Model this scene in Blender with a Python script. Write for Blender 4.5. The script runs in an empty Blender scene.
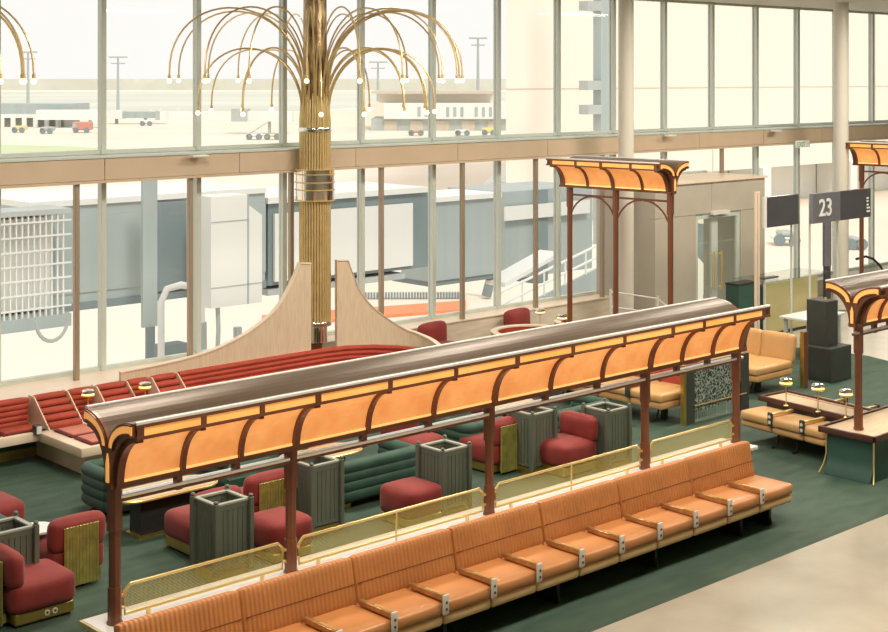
import bpy, bmesh, math, random
from mathutils import Vector, Matrix
random.seed(7)
PI = math.pi
scn = bpy.context.scene
COL = scn.collection

# ------------------------------------------------------------------ camera frame (survey of the place)
FPX, CX, HZ, HC, AZ = 1426.0, 444.0, 78.0, 5.1, math.radians(47.24)
FW = (math.cos(AZ), math.sin(AZ)); RT = (math.sin(AZ), -math.cos(AZ))
def g(x, y, z=0.0):
    d = FPX*(HC-z)/(y-HZ); r = (x-CX)/FPX*d
    return (d*FW[0]+r*RT[0], d*FW[1]+r*RT[1])
def w(x, y, Y):
    t = (x-CX)/FPX; d = (FW[0]+t*RT[0], FW[1]+t*RT[1]); s = Y/d[1]
    return (s*d[0], HC-s*(y-HZ)/FPX)

def pj(X, Y, z):
    d = X*FW[0]+Y*FW[1]; r = X*RT[0]+Y*RT[1]
    return (CX+FPX*r/d, HZ+FPX*(HC-z)/d)
def sh(X, Y, dx, dy, z=0.):
    a = pj(X, Y, z); return g(a[0]+dx, a[1]+dy, z)
# ------------------------------------------------------------------ materials
def lin(c):
    return tuple(((v/255)/12.92 if v/255 <= .04045 else ((v/255+.055)/1.055)**2.4) for v in c)
def mat(name, rgb, rough=.6, metal=0., noise=0., scale=20., bump=0., bscale=None, emis=None, estr=0., stretch=(1,1,1), rgb2=None, spec=.5, sheen=0., coat=0.):
    m = bpy.data.materials.new(name); m.use_nodes = True
    nt = m.node_tree; b = nt.nodes['Principled BSDF']
    c = tuple(rgb)+(1,)
    b.inputs['Base Color'].default_value = c
    b.inputs['Roughness'].default_value = rough
    b.inputs['Metallic'].default_value = metal
    b.inputs['Specular IOR Level'].default_value = spec
    if sheen: b.inputs['Sheen Weight'].default_value = sheen
    if coat: b.inputs['Coat Weight'].default_value = coat
    tc = nt.nodes.new('ShaderNodeTexCoord'); mp = nt.nodes.new('ShaderNodeMapping')
    mp.inputs['Scale'].default_value = stretch
    nt.links.new(tc.outputs['Object'], mp.inputs['Vector'])
    if noise or rgb2:
        n = nt.nodes.new('ShaderNodeTexNoise'); n.inputs['Scale'].default_value = scale; n.inputs['Detail'].default_value = 4
        nt.links.new(mp.outputs[0], n.inputs['Vector'])
        r = nt.nodes.new('ShaderNodeValToRGB')
        c2 = tuple(rgb2)+(1,) if rgb2 else tuple(min(1, v*(1+noise)) for v in rgb)+(1,)
        c1 = c if rgb2 else tuple(v*(1-noise) for v in rgb)+(1,)
        r.color_ramp.elements[0].position = .32; r.color_ramp.elements[1].position = .68
        r.color_ramp.elements[0].color = c1; r.color_ramp.elements[1].color = c2
        nt.links.new(n.outputs['Fac'], r.inputs['Fac']); nt.links.new(r.outputs['Color'], b.inputs['Base Color'])
        if emis is not None: nt.links.new(r.outputs['Color'], b.inputs['Emission Color'])
    if bump:
        n2 = nt.nodes.new('ShaderNodeTexNoise'); n2.inputs['Scale'].default_value = bscale or scale*3
        nt.links.new(mp.outputs[0], n2.inputs['Vector'])
        bp = nt.nodes.new('ShaderNodeBump'); bp.inputs['Strength'].default_value = bump; bp.inputs['Distance'].default_value = .01
        nt.links.new(n2.outputs['Fac'], bp.inputs['Height']); nt.links.new(bp.outputs[0], b.inputs['Normal'])
    if emis is not None:
        if not (noise or rgb2): b.inputs['Emission Color'].default_value = tuple(emis)+(1,)
        b.inputs['Emission Strength'].default_value = estr
    return m
def wave_bump(m, axis, scale, strength, dist=.01, band='X'):
    """add fine ribs / cords along an object axis"""
    nt = m.node_tree; b = nt.nodes['Principled BSDF']
    tc = nt.nodes.new('ShaderNodeTexCoord'); wv = nt.nodes.new('ShaderNodeTexWave')
    wv.wave_type = 'BANDS'; wv.bands_direction = axis; wv.inputs['Scale'].default_value = scale; wv.inputs['Distortion'].default_value = 0
    nt.links.new(tc.outputs['Object'], wv.inputs['Vector'])
    bp = nt.nodes.new('ShaderNodeBump'); bp.inputs['Strength'].default_value = strength; bp.inputs['Distance'].default_value = dist
    nt.links.new(wv.outputs['Fac'], bp.inputs['Height']); nt.links.new(bp.outputs[0], b.inputs['Normal'])
    return m
def glass_mat(name, tint=(1,1,1), gloss=.08, rough=.02, trans=None):
    m = bpy.data.materials.new(name); m.use_nodes = True; nt = m.node_tree
    for n in list(nt.nodes):
        if n.type != 'OUTPUT_MATERIAL': nt.nodes.remove(n)
    out = [n for n in nt.nodes if n.type == 'OUTPUT_MATERIAL'][0]
    t = nt.nodes.new('ShaderNodeBsdfTransparent'); t.inputs[0].default_value = tuple(tint)+(1,)
    gl = nt.nodes.new('ShaderNodeBsdfGlossy'); gl.inputs['Roughness'].default_value = rough
    mx = nt.nodes.new('ShaderNodeMixShader')
    lw = nt.nodes.new('ShaderNodeLayerWeight'); lw.inputs['Blend'].default_value = .15
    mu = nt.nodes.new('ShaderNodeMath'); mu.operation = 'MULTIPLY_ADD'; mu.inputs[1].default_value = gloss*2; mu.inputs[2].default_value = gloss*.5
    nt.links.new(lw.outputs['Fresnel'], mu.inputs[0]); nt.links.new(mu.outputs[0], mx.inputs[0])
    nt.links.new(t.outputs[0], mx.inputs[1]); nt.links.new(gl.outputs[0], mx.inputs[2]); nt.links.new(mx.outputs[0], out.inputs[0])
    return m
def mesh_mat(name, rgb, pitch=.024, cut=.10):
    """perforated brass sheet: round holes on a staggered grid, really see-through"""
    m = bpy.data.materials.new(name); m.use_nodes = True; nt = m.node_tree; b = nt.nodes['Principled BSDF']
    b.inputs['Base Color'].default_value = tuple(rgb)+(1,); b.inputs['Metallic'].default_value = .2; b.inputs['Roughness'].default_value = .42
    tc = nt.nodes.new('ShaderNodeTexCoord'); sp = nt.nodes.new('ShaderNodeSeparateXYZ'); nt.links.new(tc.outputs['Object'], sp.inputs[0])
    def M(op, a, bb=None):
        n = nt.nodes.new('ShaderNodeMath'); n.operation = op
        for i, v in enumerate((a, bb)):
            if v is None: continue
            if isinstance(v, (int, float)): n.inputs[i].default_value = v
            else: nt.links.new(v, n.inputs[i])
        return n.outputs[0]
    k = 2*PI/pitch
    sx = M('SINE', M('MULTIPLY', sp.outputs['X'], k)); sz = M('SINE', M('MULTIPLY', sp.outputs['Z'], k))
    v = M('GREATER_THAN', M('MULTIPLY', sx, sz), cut); v2 = M('LESS_THAN', M('MULTIPLY', sx, sz), -cut)
    hole = M('ADD', v, v2); al = M('SUBTRACT', 1.0, hole)
    nt.links.new(al, b.inputs['Alpha'])
    return m

M = {}
M['carpet'] = mat('green_carpet', (.033,.068,.045), .7, noise=.0, rgb2=(.060,.104,.070), scale=3.5, bump=.6, bscale=160, spec=.45, stretch=(.5,1.6,1))
M['stone'] = mat('polished_stone', (.42,.385,.31), .2, rgb2=(.52,.48,.39), scale=1.1, spec=.5)
M['tile'] = mat('pale_tile', (.50,.47,.39), .18, rgb2=(.58,.55,.47), scale=.9)
M['wallstone'] = mat('travertine', (.62,.54,.42), .6, rgb2=(.76,.68,.55), scale=4, stretch=(.5,.5,3))
M['cream'] = mat('cream_laminate', (.80,.66,.50), .35, noise=.05, scale=3, stretch=(1,1,.3))
M['oak'] = mat('limed_oak', (.60,.48,.34), .5, rgb2=(.70,.57,.42), scale=9, stretch=(6,6,.5))
M['whitetop'] = mat('white_worktop', (.72,.71,.68), .3, noise=.02)
M['dark'] = mat('dark_plinth', (.022,.022,.02), .5, noise=.2)
M['blackpanel'] = mat('black_panel', (.05,.055,.05), .4, noise=.15, scale=3)
M['tanbase'] = mat('shade_offset_tan_leather', (.74,.48,.22), .42, rgb2=(.80,.54,.27), scale=3)  # tan leather lightened to offset the shade on the seat base
M['tanleather'] = mat('tan_leather', (.58,.33,.13), .4, rgb2=(.64,.38,.16), scale=2.5, bump=.15, bscale=60)
M['orangecord'] = wave_bump(mat('orange_corduroy', (.48,.185,.052), .6, rgb2=(.56,.225,.065), scale=3), 'X', 7, .55, .016)
M['seamline'] = mat('dark_orange_seam', (.20,.06,.015), .7)
M['orangeseat'] = mat('orange_leather', (.52,.215,.07), .34, rgb2=(.60,.26,.09), scale=2.5, bump=.12, bscale=50)
M['red'] = mat('red_velvet', (.21,.020,.016), .75, rgb2=(.27,.028,.022), scale=5, sheen=.12, bump=.1, bscale=80)
M['banqred'] = mat('brick_red_fabric', (.37,.048,.022), .7, rgb2=(.44,.062,.03), scale=6, sheen=.05)
M['maroon'] = mat('maroon_piping', (.14,.016,.014), .7)
M['glarepad'] = mat('glare_pink_fabric', (.60,.20,.14), .5, noise=.08, scale=6)  # pad red with the window glare put into its colour
M['green'] = mat('green_velvet', (.012,.056,.036), .6, rgb2=(.024,.085,.055), scale=5, sheen=.12)
M['greenlam'] = mat('green_lacquer', (.03,.085,.065), .45, noise=.1, scale=3)
M['planter'] = mat('sage_grey_wood', (.125,.145,.110), .5, noise=.08, scale=4, stretch=(4,4,.5))
M['planterin'] = mat('planter_liner', (.40,.33,.25), .7, noise=.1)
M['planterlip'] = mat('pale_planter_lip', (.34,.36,.30), .35)
M['armbrass'] = mat('aged_brass_bar', (.50,.30,.13), .3, metal=.6, noise=.2, scale=12)
M['brass'] = mat('brushed_brass', (.62,.44,.13), .3, metal=.9, noise=.06, scale=30, stretch=(1,1,.1))
M['paleb'] = mat('pale_brass', (.82,.63,.26), .28, metal=.6)
M['gold'] = mat('gold_tube', (.70,.54,.26), .3, metal=.5, noise=.08, scale=8)
M['bronze'] = mat('brown_bronze', (.17,.060,.030), .32, metal=.3, rgb2=(.24,.095,.05), scale=3, stretch=(1,1,.3), spec=.6)
M['roofbronze'] = mat('satin_bronze_roof', (.105,.070,.044), .38, metal=.4)
M['railwhite'] = mat('pale_aluminium_rail', (.76,.73,.68), .35, metal=.1)
M['steelbar'] = mat('brushed_steel_bar', (.92,.91,.88), .28, metal=1.)
M['chrome'] = mat('chrome', (.80,.78,.72), .1, metal=1.)
M['trunk'] = mat('hammered_bronze_trunk', (.10,.06,.03), .3, metal=.8, rgb2=(.55,.40,.22), scale=9, bump=.9, bscale=14, stretch=(1,1,.35))
M['glow'] = mat('orange_diffuser', (.84,.33,.09), .5, rgb2=(.98,.44,.14), scale=5, emis=(1,.36,.09), estr=.60)
M['strip'] = mat('amber_diffuser', (.90,.38,.09), .5, rgb2=(.98,.47,.13), scale=2, emis=(1,.5,.15), estr=.58)
M['led'] = mat('led_line', (1,.7,.3), .5, emis=(1.,.55,.17), estr=.95)
M['bulb'] = mat('bulb_glass_lit', (1,.9,.7), .3, emis=(1,.82,.50), estr=2.6)
M['lampglow'] = mat('lamp_rim_lit', (1,.8,.4), .3, emis=(1,.66,.22), estr=2.2)
M['tabletop'] = mat('amber_tabletop', (.55,.36,.17), .2, rgb2=(.64,.44,.22), scale=3, stretch=(3,1,1))
M['wood'] = mat('dark_walnut', (.085,.032,.02), .35, noise=.2, scale=8, stretch=(1,6,1))
M['palewood'] = mat('pale_maple_top', (.58,.44,.27), .35, rgb2=(.66,.52,.34), scale=5, stretch=(1,5,1))
M['redline'] = mat('red_edging', (.40,.06,.035), .4)
M['socket'] = mat('cream_socket_plate', (.72,.69,.60), .4)
M['hole'] = mat('socket_recess', (.08,.08,.07), .6)
M['brownbeam'] = mat('beige_beam_cladding', (.58,.46,.33), .45, noise=.04, scale=2)
M['taupe'] = mat('taupe_panel', (.47,.43,.35), .45, noise=.04, scale=2)
M['post'] = mat('taupe_metal_post', (.38,.31,.23), .4, metal=.3)
M['mullion'] = mat('pale_green_mullion', (.58,.64,.58), .35, metal=.1)
M['ceil'] = mat('ceiling_grey', (.55,.54,.46), .6, noise=.04)
M['column'] = mat('white_column_paint', (.66,.63,.55), .35)
M['glass'] = glass_mat('window_glass', (.99,.985,.985), .02)
M['clearglass'] = glass_mat('clear_balustrade_glass', (.90,.94,.91), .14)
M['signglass'] = mat('dark_sign_panel', (.085,.085,.09), .12, spec=.8, noise=.1, scale=1)
M['signgrey'] = mat('grey_sign_panel', (.17,.17,.19), .3, noise=.05)
M['white'] = mat('sign_white', (.85,.84,.82), .5)
M['exitgreen'] = mat('exit_green', (.10,.42,.20), .5)
M['screen'] = mesh_mat('perforated_brass', (.78,.70,.24))
M['khaki'] = mat('khaki_glass_front', (.42,.37,.17), .3, rgb2=(.52,.47,.24), scale=2, stretch=(.3,1,2))
M['lattice'] = wave_bump(mat('ribbed_brass', (.56,.50,.14), .35, metal=.55, noise=.2, scale=9), 'X', 8.5, .8, .02)
# outdoors: distance haze is put into the pale base colours
M['apron'] = mat('pale_concrete_apron', (.80,.70,.57), .9, rgb2=(.88,.79,.67), scale=.05)
M['grass'] = mat('haze_pale_grass', (.55,.64,.36), .9, rgb2=(.62,.70,.46), scale=.05)
M['farfield'] = mat('hazy_far_field', (.60,.62,.53), .9, rgb2=(.70,.71,.62), scale=.01)
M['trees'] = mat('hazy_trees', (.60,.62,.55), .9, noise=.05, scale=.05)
M['bridge'] = mat('blue_grey_cladding', (.40,.47,.46), .5, noise=.05, scale=.6, stretch=(3,1,.2))
M['bridgedk'] = mat('slate_cladding', (.22,.28,.29), .5, noise=.08, scale=.8)
M['outwhite'] = mat('outdoor_white', (.80,.82,.78), .5, noise=.03, scale=.3)
M['outcream'] = mat('outdoor_cream_wall', (.86,.80,.70), .6, noise=.03, scale=.05)
M['outgrey'] = mat('outdoor_grey', (.45,.50,.48), .6, noise=.08, scale=1)
M['outtan'] = mat('outdoor_tan', (.60,.55,.45), .7, noise=.06, scale=1)
M['vred'] = mat('vehicle_red', (.62,.28,.22), .5)
M['vyel'] = mat('vehicle_yellow', (.78,.66,.26), .5)
M['vorange'] = mat('orange_ground_band', (.80,.28,.12), .7, noise=.06, scale=2)

# ------------------------------------------------------------------ mesh builder
class MB:
    def __init__(s): s.bm = bmesh.new()
    def _xf(s, vs, mtx):
        if mtx is not None: bmesh.ops.transform(s.bm, matrix=mtx, verts=vs)
    def box(s, x0, x1, y0, y1, z0, z1, r=0, seg=2, mtx=None):
        ret = bmesh.ops.create_cube(s.bm, size=1.0); vs = ret['verts']
        for v in vs: v.co = Vector(((x0+x1)/2+v.co.x*(x1-x0), (y0+y1)/2+v.co.y*(y1-y0), (z0+z1)/2+v.co.z*(z1-z0)))
        if r:
            es = list({e for v in vs for e in v.link_edges})
            before = set(s.bm.verts)-set(vs)
            bmesh.ops.bevel(s.bm, geom=es, offset=r, segments=seg, profile=.5, affect='EDGES', clamp_overlap=True)
            vs = [v for v in s.bm.verts if v not in before]
        s._xf(vs, mtx); return s
    def puff(s, x0, x1, y0, y1, z0, z1, r, bulge=.03, mtx=None, n=4):
        """upholstered block: rounded box whose faces swell"""
        b2 = bmesh.new(); bmesh.ops.create_cube(b2, size=1.0)
        bmesh.ops.subdivide_edges(b2, edges=b2.edges[:], cuts=n*2-1, use_grid_fill=True)
        cx, cy, cz = (x0+x1)/2, (y0+y1)/2, (z0+z1)/2; hx, hy, hz = (x1-x0)/2, (y1-y0)/2, (z1-z0)/2
        r = min(r, hx, hy, hz)
        for v in b2.verts:
            u = v.co*2
            # denser near edges
            q = Vector([math.copysign(1-(1-abs(c))**1.6, c) for c in u])
            p = Vector((q.x*hx, q.y*hy, q.z*hz))
            inner = Vector((max(-hx+r, min(hx-r, p.x)), max(-hy+r, min(hy-r, p.y)), max(-hz+r, min(hz-r, p.z))))
            d = p-inner
            if d.length > 1e-6: p = inner + d.normalized()*r
            k = bulge*(1-q.x**2 if abs(u.x) < 1 else 0), bulge*(1-q.y**2), bulge*(1-q.z**2)
            fx = (1-q.y**2)*(1-q.z**2); fy = (1-q.x**2)*(1-q.z**2); fz = (1-q.x**2)*(1-q.y**2)
            if abs(u.x) > .999: p.x += math.copysign(bulge*fx, u.x)
            if abs(u.y) > .999: p.y += math.copysign(bulge*fy, u.y)
            if abs(u.z) > .999: p.z += math.copysign(bulge*fz, u.z)
            v.co = p+Vector((cx, cy, cz))
        if mtx is not None: bmesh.ops.transform(b2, matrix=mtx, verts=b2.verts[:])
        tmp = bpy.data.meshes.new('t'); b2.to_mesh(tmp); b2.free(); s.bm.from_mesh(tmp); bpy.data.meshes.remove(tmp); return s
    def tube(s, pts, r, n=8, cap=True, closed=False):
        pts = [Vector(p) for p in pts]; m = len(pts)
        rs = r if isinstance(r, (list, tuple)) else [r]*m
        rings = []; up = None
        for i, p in enumerate(pts):
            a = pts[(i-1) % m] if (closed or i > 0) else p; b = pts[(i+1) % m] if (closed or i < m-1) else p
            t = (b-a).normalized()
            if up is None:
                up = Vector((0,0,1)) if abs(t.z) < .9 else Vector((1,0,0))
            u = up - t*up.dot(t)
            if u.length < 1e-4: u = t.orthogonal()
            u.normalize(); v = t.cross(u); up = u
            rings.append([s.bm.verts.new(p+(u*math.cos(2*PI*k/n)+v*math.sin(2*PI*k/n))*rs[i]) for k in range(n)])
        R = range(m) if closed else range(m-1)
        for i in R:
            A, B = rings[i], rings[(i+1) % m]
            for k in range(n): s.bm.faces.new((A[k], A[(k+1) % n], B[(k+1) % n], B[k]))
        if cap and not closed:
            s.bm.faces.new(rings[0][::-1]); s.bm.faces.new(rings[-1])
        return s
    def cyl(s, x, y, z0, z1, r0, r1=None, n=20):
        return s.tube([(x,y,z0),(x,y,z1)], [r0, r0 if r1 is None else r1], n)
    def lathe(s, prof, cx=0, cy=0, n=24):
        rings = []
        for (r, z) in prof:
            rings.append([s.bm.verts.new((cx+max(r,1e-4)*math.cos(2*PI*k/n), cy+max(r,1e-4)*math.sin(2*PI*k/n), z)) for k in range(n)])
        for A, B in zip(rings, rings[1:]):
            for k in range(n): s.bm.faces.new((A[k], A[(k+1) % n], B[(k+1) % n], B[k]))
        s.bm.faces.new(rings[0][::-1]); s.bm.faces.new(rings[-1]); return s
    def prism(s, pts, axis, a0, a1):
        """polygon pts (u,v) extruded along axis: x->(y,z) y->(x,z) z->(x,y)"""
        def P(u, v, a): return {'x': (a,u,v), 'y': (u,a,v), 'z': (u,v,a)}[axis]
        A = [s.bm.verts.new(P(u,v,a0)) for u,v in pts]; B = [s.bm.verts.new(P(u,v,a1)) for u,v in pts]
        n = len(pts); s.bm.faces.new(A[::-1]); s.bm.faces.new(B)
        for k in range(n): s.bm.faces.new((A[k], A[(k+1) % n], B[(k+1) % n], B[k]))
        return s
    def band(s, inner, outer, axis, a0, a1):
        """strip between two polylines of equal length, extruded along axis"""
        for i in range(len(inner)-1):
            s.prism([inner[i], inner[i+1], outer[i+1], outer[i]], axis, a0, a1)
        return s
    def ribbon(s, plan, top, bot, th):
        """upright curved board following a plan line"""
        n = len(plan); P = [Vector((p[0],p[1],0)) for p in plan]; rows = []
        for i in range(n):
            t = (P[min(i+1,n-1)]-P[max(i-1,0)]).normalized(); nn = Vector((-t.y,t.x,0))*th/2
            tz = top[i]; bz = bot[i] if isinstance(bot,(list,tuple)) else bot
            rows.append([s.bm.verts.new(P[i]+o+Vector((0,0,z))) for o,z in ((nn,bz),(nn,tz),(-nn,tz),(-nn,bz))])
        for A,B in zip(rows, rows[1:]):
            for k in range(4): s.bm.faces.new((A[k],A[(k+1)%4],B[(k+1)%4],B[k]))
        s.bm.faces.new(rows[0][::-1]); s.bm.faces.new(rows[-1]); return s
    def build(s, name, m, parent=None, smooth=35, loc=None):
        bmesh.ops.recalc_face_normals(s.bm, faces=s.bm.faces[:])
        me = bpy.data.meshes.new(name); s.bm.to_mesh(me); s.bm.free()
        me.materials.append(M[m] if isinstance(m, str) else m)
        if smooth:
            me.shade_smooth(); me.set_sharp_from_angle(angle=math.radians(smooth))
        o = bpy.data.objects.new(name, me); COL.objects.link(o)
        if parent is not None: o.parent = parent
        if loc: o.location = loc
        return o
def thing(name, label, cat, loc=(0,0,0), rz=0, group=None):
    o = bpy.data.objects.new(name, None); COL.objects.link(o); o.location = loc; o.rotation_euler = (0,0,rz)
    o.empty_display_size = .1
    o['label'] = label; o['category'] = cat
    if group: o['group'] = group
    return o
def tag(o, label, cat, group=None):
    o['label'] = label; o['category'] = cat
    if group: o['group'] = group
    return o
def struct(o): o['kind'] = 'structure'; return o
def sempty(name):
    o = bpy.data.objects.new(name, None); COL.objects.link(o); o['kind'] = 'structure'; return o
def kids(o): return [c for c in bpy.data.objects if c.parent == o]
def dup(o, loc=None, rz=None, label=None, group=None, parent=None):
    ch = kids(o); c = o.copy(); COL.objects.link(c)
    if parent is not None: c.parent = parent
    if loc is not None: c.location = loc
    if rz is not None: c.rotation_euler = (0,0,rz)
    if label: c['label'] = label
    if group: c['group'] = group
    for k in ch: dup(k, parent=c)
    return c
def T(x=0,y=0,z=0,rx=0,ry=0,rz=0):
    return Matrix.Translation((x,y,z)) @ Matrix.Rotation(rz,4,'Z') @ Matrix.Rotation(ry,4,'Y') @ Matrix.Rotation(rx,4,'X')

# ------------------------------------------------------------------ camera, world, lights
cam = bpy.data.cameras.new('camera'); co = bpy.data.objects.new('camera', cam); COL.objects.link(co); scn.camera = co
co.location = (0,0,HC); co.rotation_euler = (PI/2, 0, AZ-PI/2)
cam.sensor_width = 36; cam.lens = FPX/888*36; cam.shift_y = -(316-HZ)/888; cam.clip_end = 4000
wd = bpy.data.worlds.new('sky'); scn.world = wd; wd.use_nodes = True
nt = wd.node_tree; bg = nt.nodes['Background']
bg.inputs[0].default_value = (1.0,.968,.925,1); bg.inputs[1].default_value = 1.06
scn.view_settings.view_transform = 'Standard'; scn.view_settings.look = 'None'; scn.view_settings.exposure = 0; scn.view_settings.gamma = 1
sl = bpy.data.lights.new('apron_fill_sun', 'SUN'); sl.energy = 1.7; sl.angle = .2; sl.color = (1,.96,.88)  # extra sun added to brighten the apron, kept off the interior
so_ = bpy.data.objects.new('apron_fill_sun', sl); COL.objects.link(so_); so_.rotation_euler = (math.radians(38), math.radians(-14), 0); so_.location = (0,0,30)
def area(name, loc, size, power, color=(1,.93,.82), rot=(0,0,0)):
    l = bpy.data.lights.new(name, 'AREA'); l.shape = 'RECTANGLE'; l.size, l.size_y = size; l.energy = power; l.color = color
    o = bpy.data.objects.new(name, l); COL.objects.link(o); o.location = loc; o.rotation_euler = rot; return o
for i, (x, y) in enumerate([(6,8),(12,8),(18,8),(24,8),(9,14),(15,14),(21,14),(27,14)]):
    area('ceiling_lamp', (x,y,6.7), (2.2,1.2), 300, (1,.91,.78))

# ------------------------------------------------------------------ setting
def simple(name, m, *a, **k):
    mb = MB(); mb.box(*a, **k); return struct(mb.build(name, m))
simple('floor', 'tile', -6, 60, -4, 18.6, -.3, -.012)
simple('floor', 'stone', -6, 60, -4, 8.70, -.012, .012)
mb = MB()
edge = [(-6,8.72),(30,8.72)] + [g(x,y) for x,y in ((940,372),(915,366),(888,361),(868,356),(846,353),(820,351))] + [(23.2,15.6),(21.9,17.40),(21.70,17.9),(-6,17.9)]
mb.prism(edge, 'z', -.010, .004)
tag(mb.build('carpet', 'carpet'), 'dark green wall-to-wall carpet with a curved edge, under all the lounge seating', 'carpet')
simple('ceiling', 'ceil', -6.2, 60.2, -4.2, 19.2, 6.76, 7.0)
simple('added_wall_near', 'taupe', -6, 60, -4.2, -4, -.3, 6.76)  # unseen near and side walls, added to block sky fill behind the camera
simple('added_wall_left', 'taupe', -6.2, -6, -4.2, 18.5, -.3, 6.76)
simple('added_wall_right', 'taupe', 60, 60.2, -4.2, 18.5, -.3, 6.76)
# wall under the windows
simple('wall_window_side', 'wallstone', -6, 21.75, 18.56, 19.1, -.3, .735)
s = simple('trim_1', 'cream', -6, 21.75, 18.54, 19.12, .735, .755)
# beam between the two window rows
bt = sempty('trim_2')
for i in range(-2, 15):
    x0 = 8.1+i*2.35
    m_ = MB(); m_.box(x0+.006, x0+2.344, 18.56, 18.8, 3.62, 3.93); m_.build('beam_panel', 'brownbeam', bt)
m_ = MB(); m_.box(-6,60,18.545,18.84,3.575,3.615); m_.build('beam_lip', 'brownbeam', bt)
m_ = MB(); m_.box(-6,60,18.54,19.12,3.935,3.965); m_.build('beam_ledge', 'mullion', bt)
m_ = MB(); m_.box(-6,60,18.80,19.1,3.6,3.935); m_.build('beam_core', 'taupe', bt)
# upper and lower glazing
def window(n, x0, x1, z0, z1, mull, posts, yg):
    e = sempty('window_%d' % n)
    m_ = MB(); m_.box(x0,x1,yg-.006,yg+.006,z0,z1); m_.build('window_glass', 'glass', e)
    for x in mull:
        m_ = MB(); m_.box(x-.042,x+.042,yg-.09,yg-.01,z0,z1,r=.006,seg=1); m_.box(x-.03,x+.03,yg+.01,yg+.05,z0,z1); m_.build('mullion', 'mullion', e)
    for x in posts:
        m_ = MB(); m_.box(x-.036,x+.036,18.60,18.68,z0,z1,r=.006,seg=1); m_.build('window_post', 'post', e)
    m_ = MB(); m_.box(x0,x1,yg-.06,yg+.03,z0,z0+.06); m_.build('window_sill', 'mullion', e)
    m_ = MB(); m_.box(x0,x1,yg-.06,yg+.03,z1-.05,z1); m_.build('window_head', 'mullion', e)
YG = 19.05
mx = [w(103.5,100,YG-.07)[0]+k*1.659 for k in range(-8,24)]
px = [w(77,100,18.62)[0]+k*1.912 for k in range(-7,7)]
window(1, -6, 60, 3.97, 6.76, mx, [], YG)
window(2, -6, 21.8, .755, 3.60, [x for x in mx if x < 21.6], [x for x in px if x < 21.6], YG)
window(3, 25.4, 60, .35, 3.60, [x for x in mx if x > 25.6], [], YG)
window(4, 21.8, 25.4, 3.02, 3.60, [x for x in mx if 21.9 < x < 25.3], [25.45], YG)
simple('wall_window_side', 'taupe', 25.4, 60, 18.6, 19.1, -.3, .35)
# entrance lobby with glazed doors
lob = sempty('wall_lobby')
def lb(name, m, *a): 
    q = MB(); q.box(*a); return q.build(name, m, lob)
YL = 17.5
DX0, DX1 = w(696,217,YL)[0], w(741,217,YL)[0]; DZ = 2.36
lb('lobby_panel', 'taupe', 21.75, DX0, YL, YL+.12, 0, DZ); lb('lobby_panel', 'taupe', DX1, 25.4, YL, YL+.12, 0, DZ)
lb('lobby_panel', 'taupe', 21.75, 23.55, YL, YL+.12, DZ+.008, 3.0); lb('lobby_panel', 'taupe', 23.56, 25.4, YL, YL+.12, DZ+.008, 3.0)
lb('lobby_side', 'taupe', 25.28, 25.4, YL+.12, 19.0, 0, 3.0); lb('lobby_side', 'taupe', 21.75, 21.87, YL+.12, 19.0, 0, 3.0)
lb('lobby_roof', 'cream', 21.7, 25.45, YL-.04, 18.9, 3.0, 3.04)
lb('lobby_light', 'railwhite', DX0+.45, DX0+1.0, YL-.10, YL-.002, DZ-.02, DZ+.05)
dr = sempty('door_1')
mid = (DX0+DX1)/2-.1
for a, b in ((DX0, mid), (mid, DX1)):
    q = MB()
    for c in ((a, a+.10, 0, DZ), (b-.10, b, 0, DZ), (a+.10, b-.10, DZ-.1, DZ), (a+.10, b-.10, 0, .12)):
        q.box(c[0], c[1], YL+.03, YL+.09, c[2], c[3])
    q.build('door_frame', 'mullion', dr)
    q = MB(); q.box(a+.10, b-.10, YL+.055, YL+.065, .12, DZ-.1); q.build('door_glass', 'clearglass', dr)
for sx in (-.13, .13):
    q = MB(); q.tube([(mid+sx,YL-.05,.8),(mid+sx,YL-.05,1.6)], .018); q.box(mid+sx-.012,mid+sx+.012,YL-.05,YL+.03,.85,.88); q.box(mid+sx-.012,mid+sx+.012,YL-.05,YL+.03,1.52,1.55); q.build('door_handle', 'paleb', dr)

for px_, lb_ in ((196,'small uplight on the beam left of the brass tree'),(667,'small uplight on the beam right of the first white column'),(773,'small uplight on the beam left of the second white column')):
    x_, z_ = w(px_,157,18.5)
    t = thing('beam_uplight', lb_, 'light fixture', (x_,18.42,3.90), 0, 'uplights along the beam')
    q = MB(); q.box(-.14,.14,-.07,.06,.0,.035,r=.012); q.build('housing', 'whitetop', t)
    q = MB(); q.box(-.02,.02,.05,.138,.005,.03); q.build('bracket', 'post', t)
# round columns
def column(px_, Y, rr, label):
    X = w(px_, 100, Y)[0]
    q = MB(); q.lathe([(rr+.05,0),(rr+.05,.12),(rr,.13),(rr,6.76)], 0, 0, 32)
    o = q.build('round_column', 'column', loc=(X,Y,.004)); tag(o, label, 'column', 'round structural columns'); return o
column(626, 17.6, .148, 'tall white round column behind the arched light frame left of the lobby')
column(841, 17.2, .165, 'tall white round column behind the gate number sign')

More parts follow.
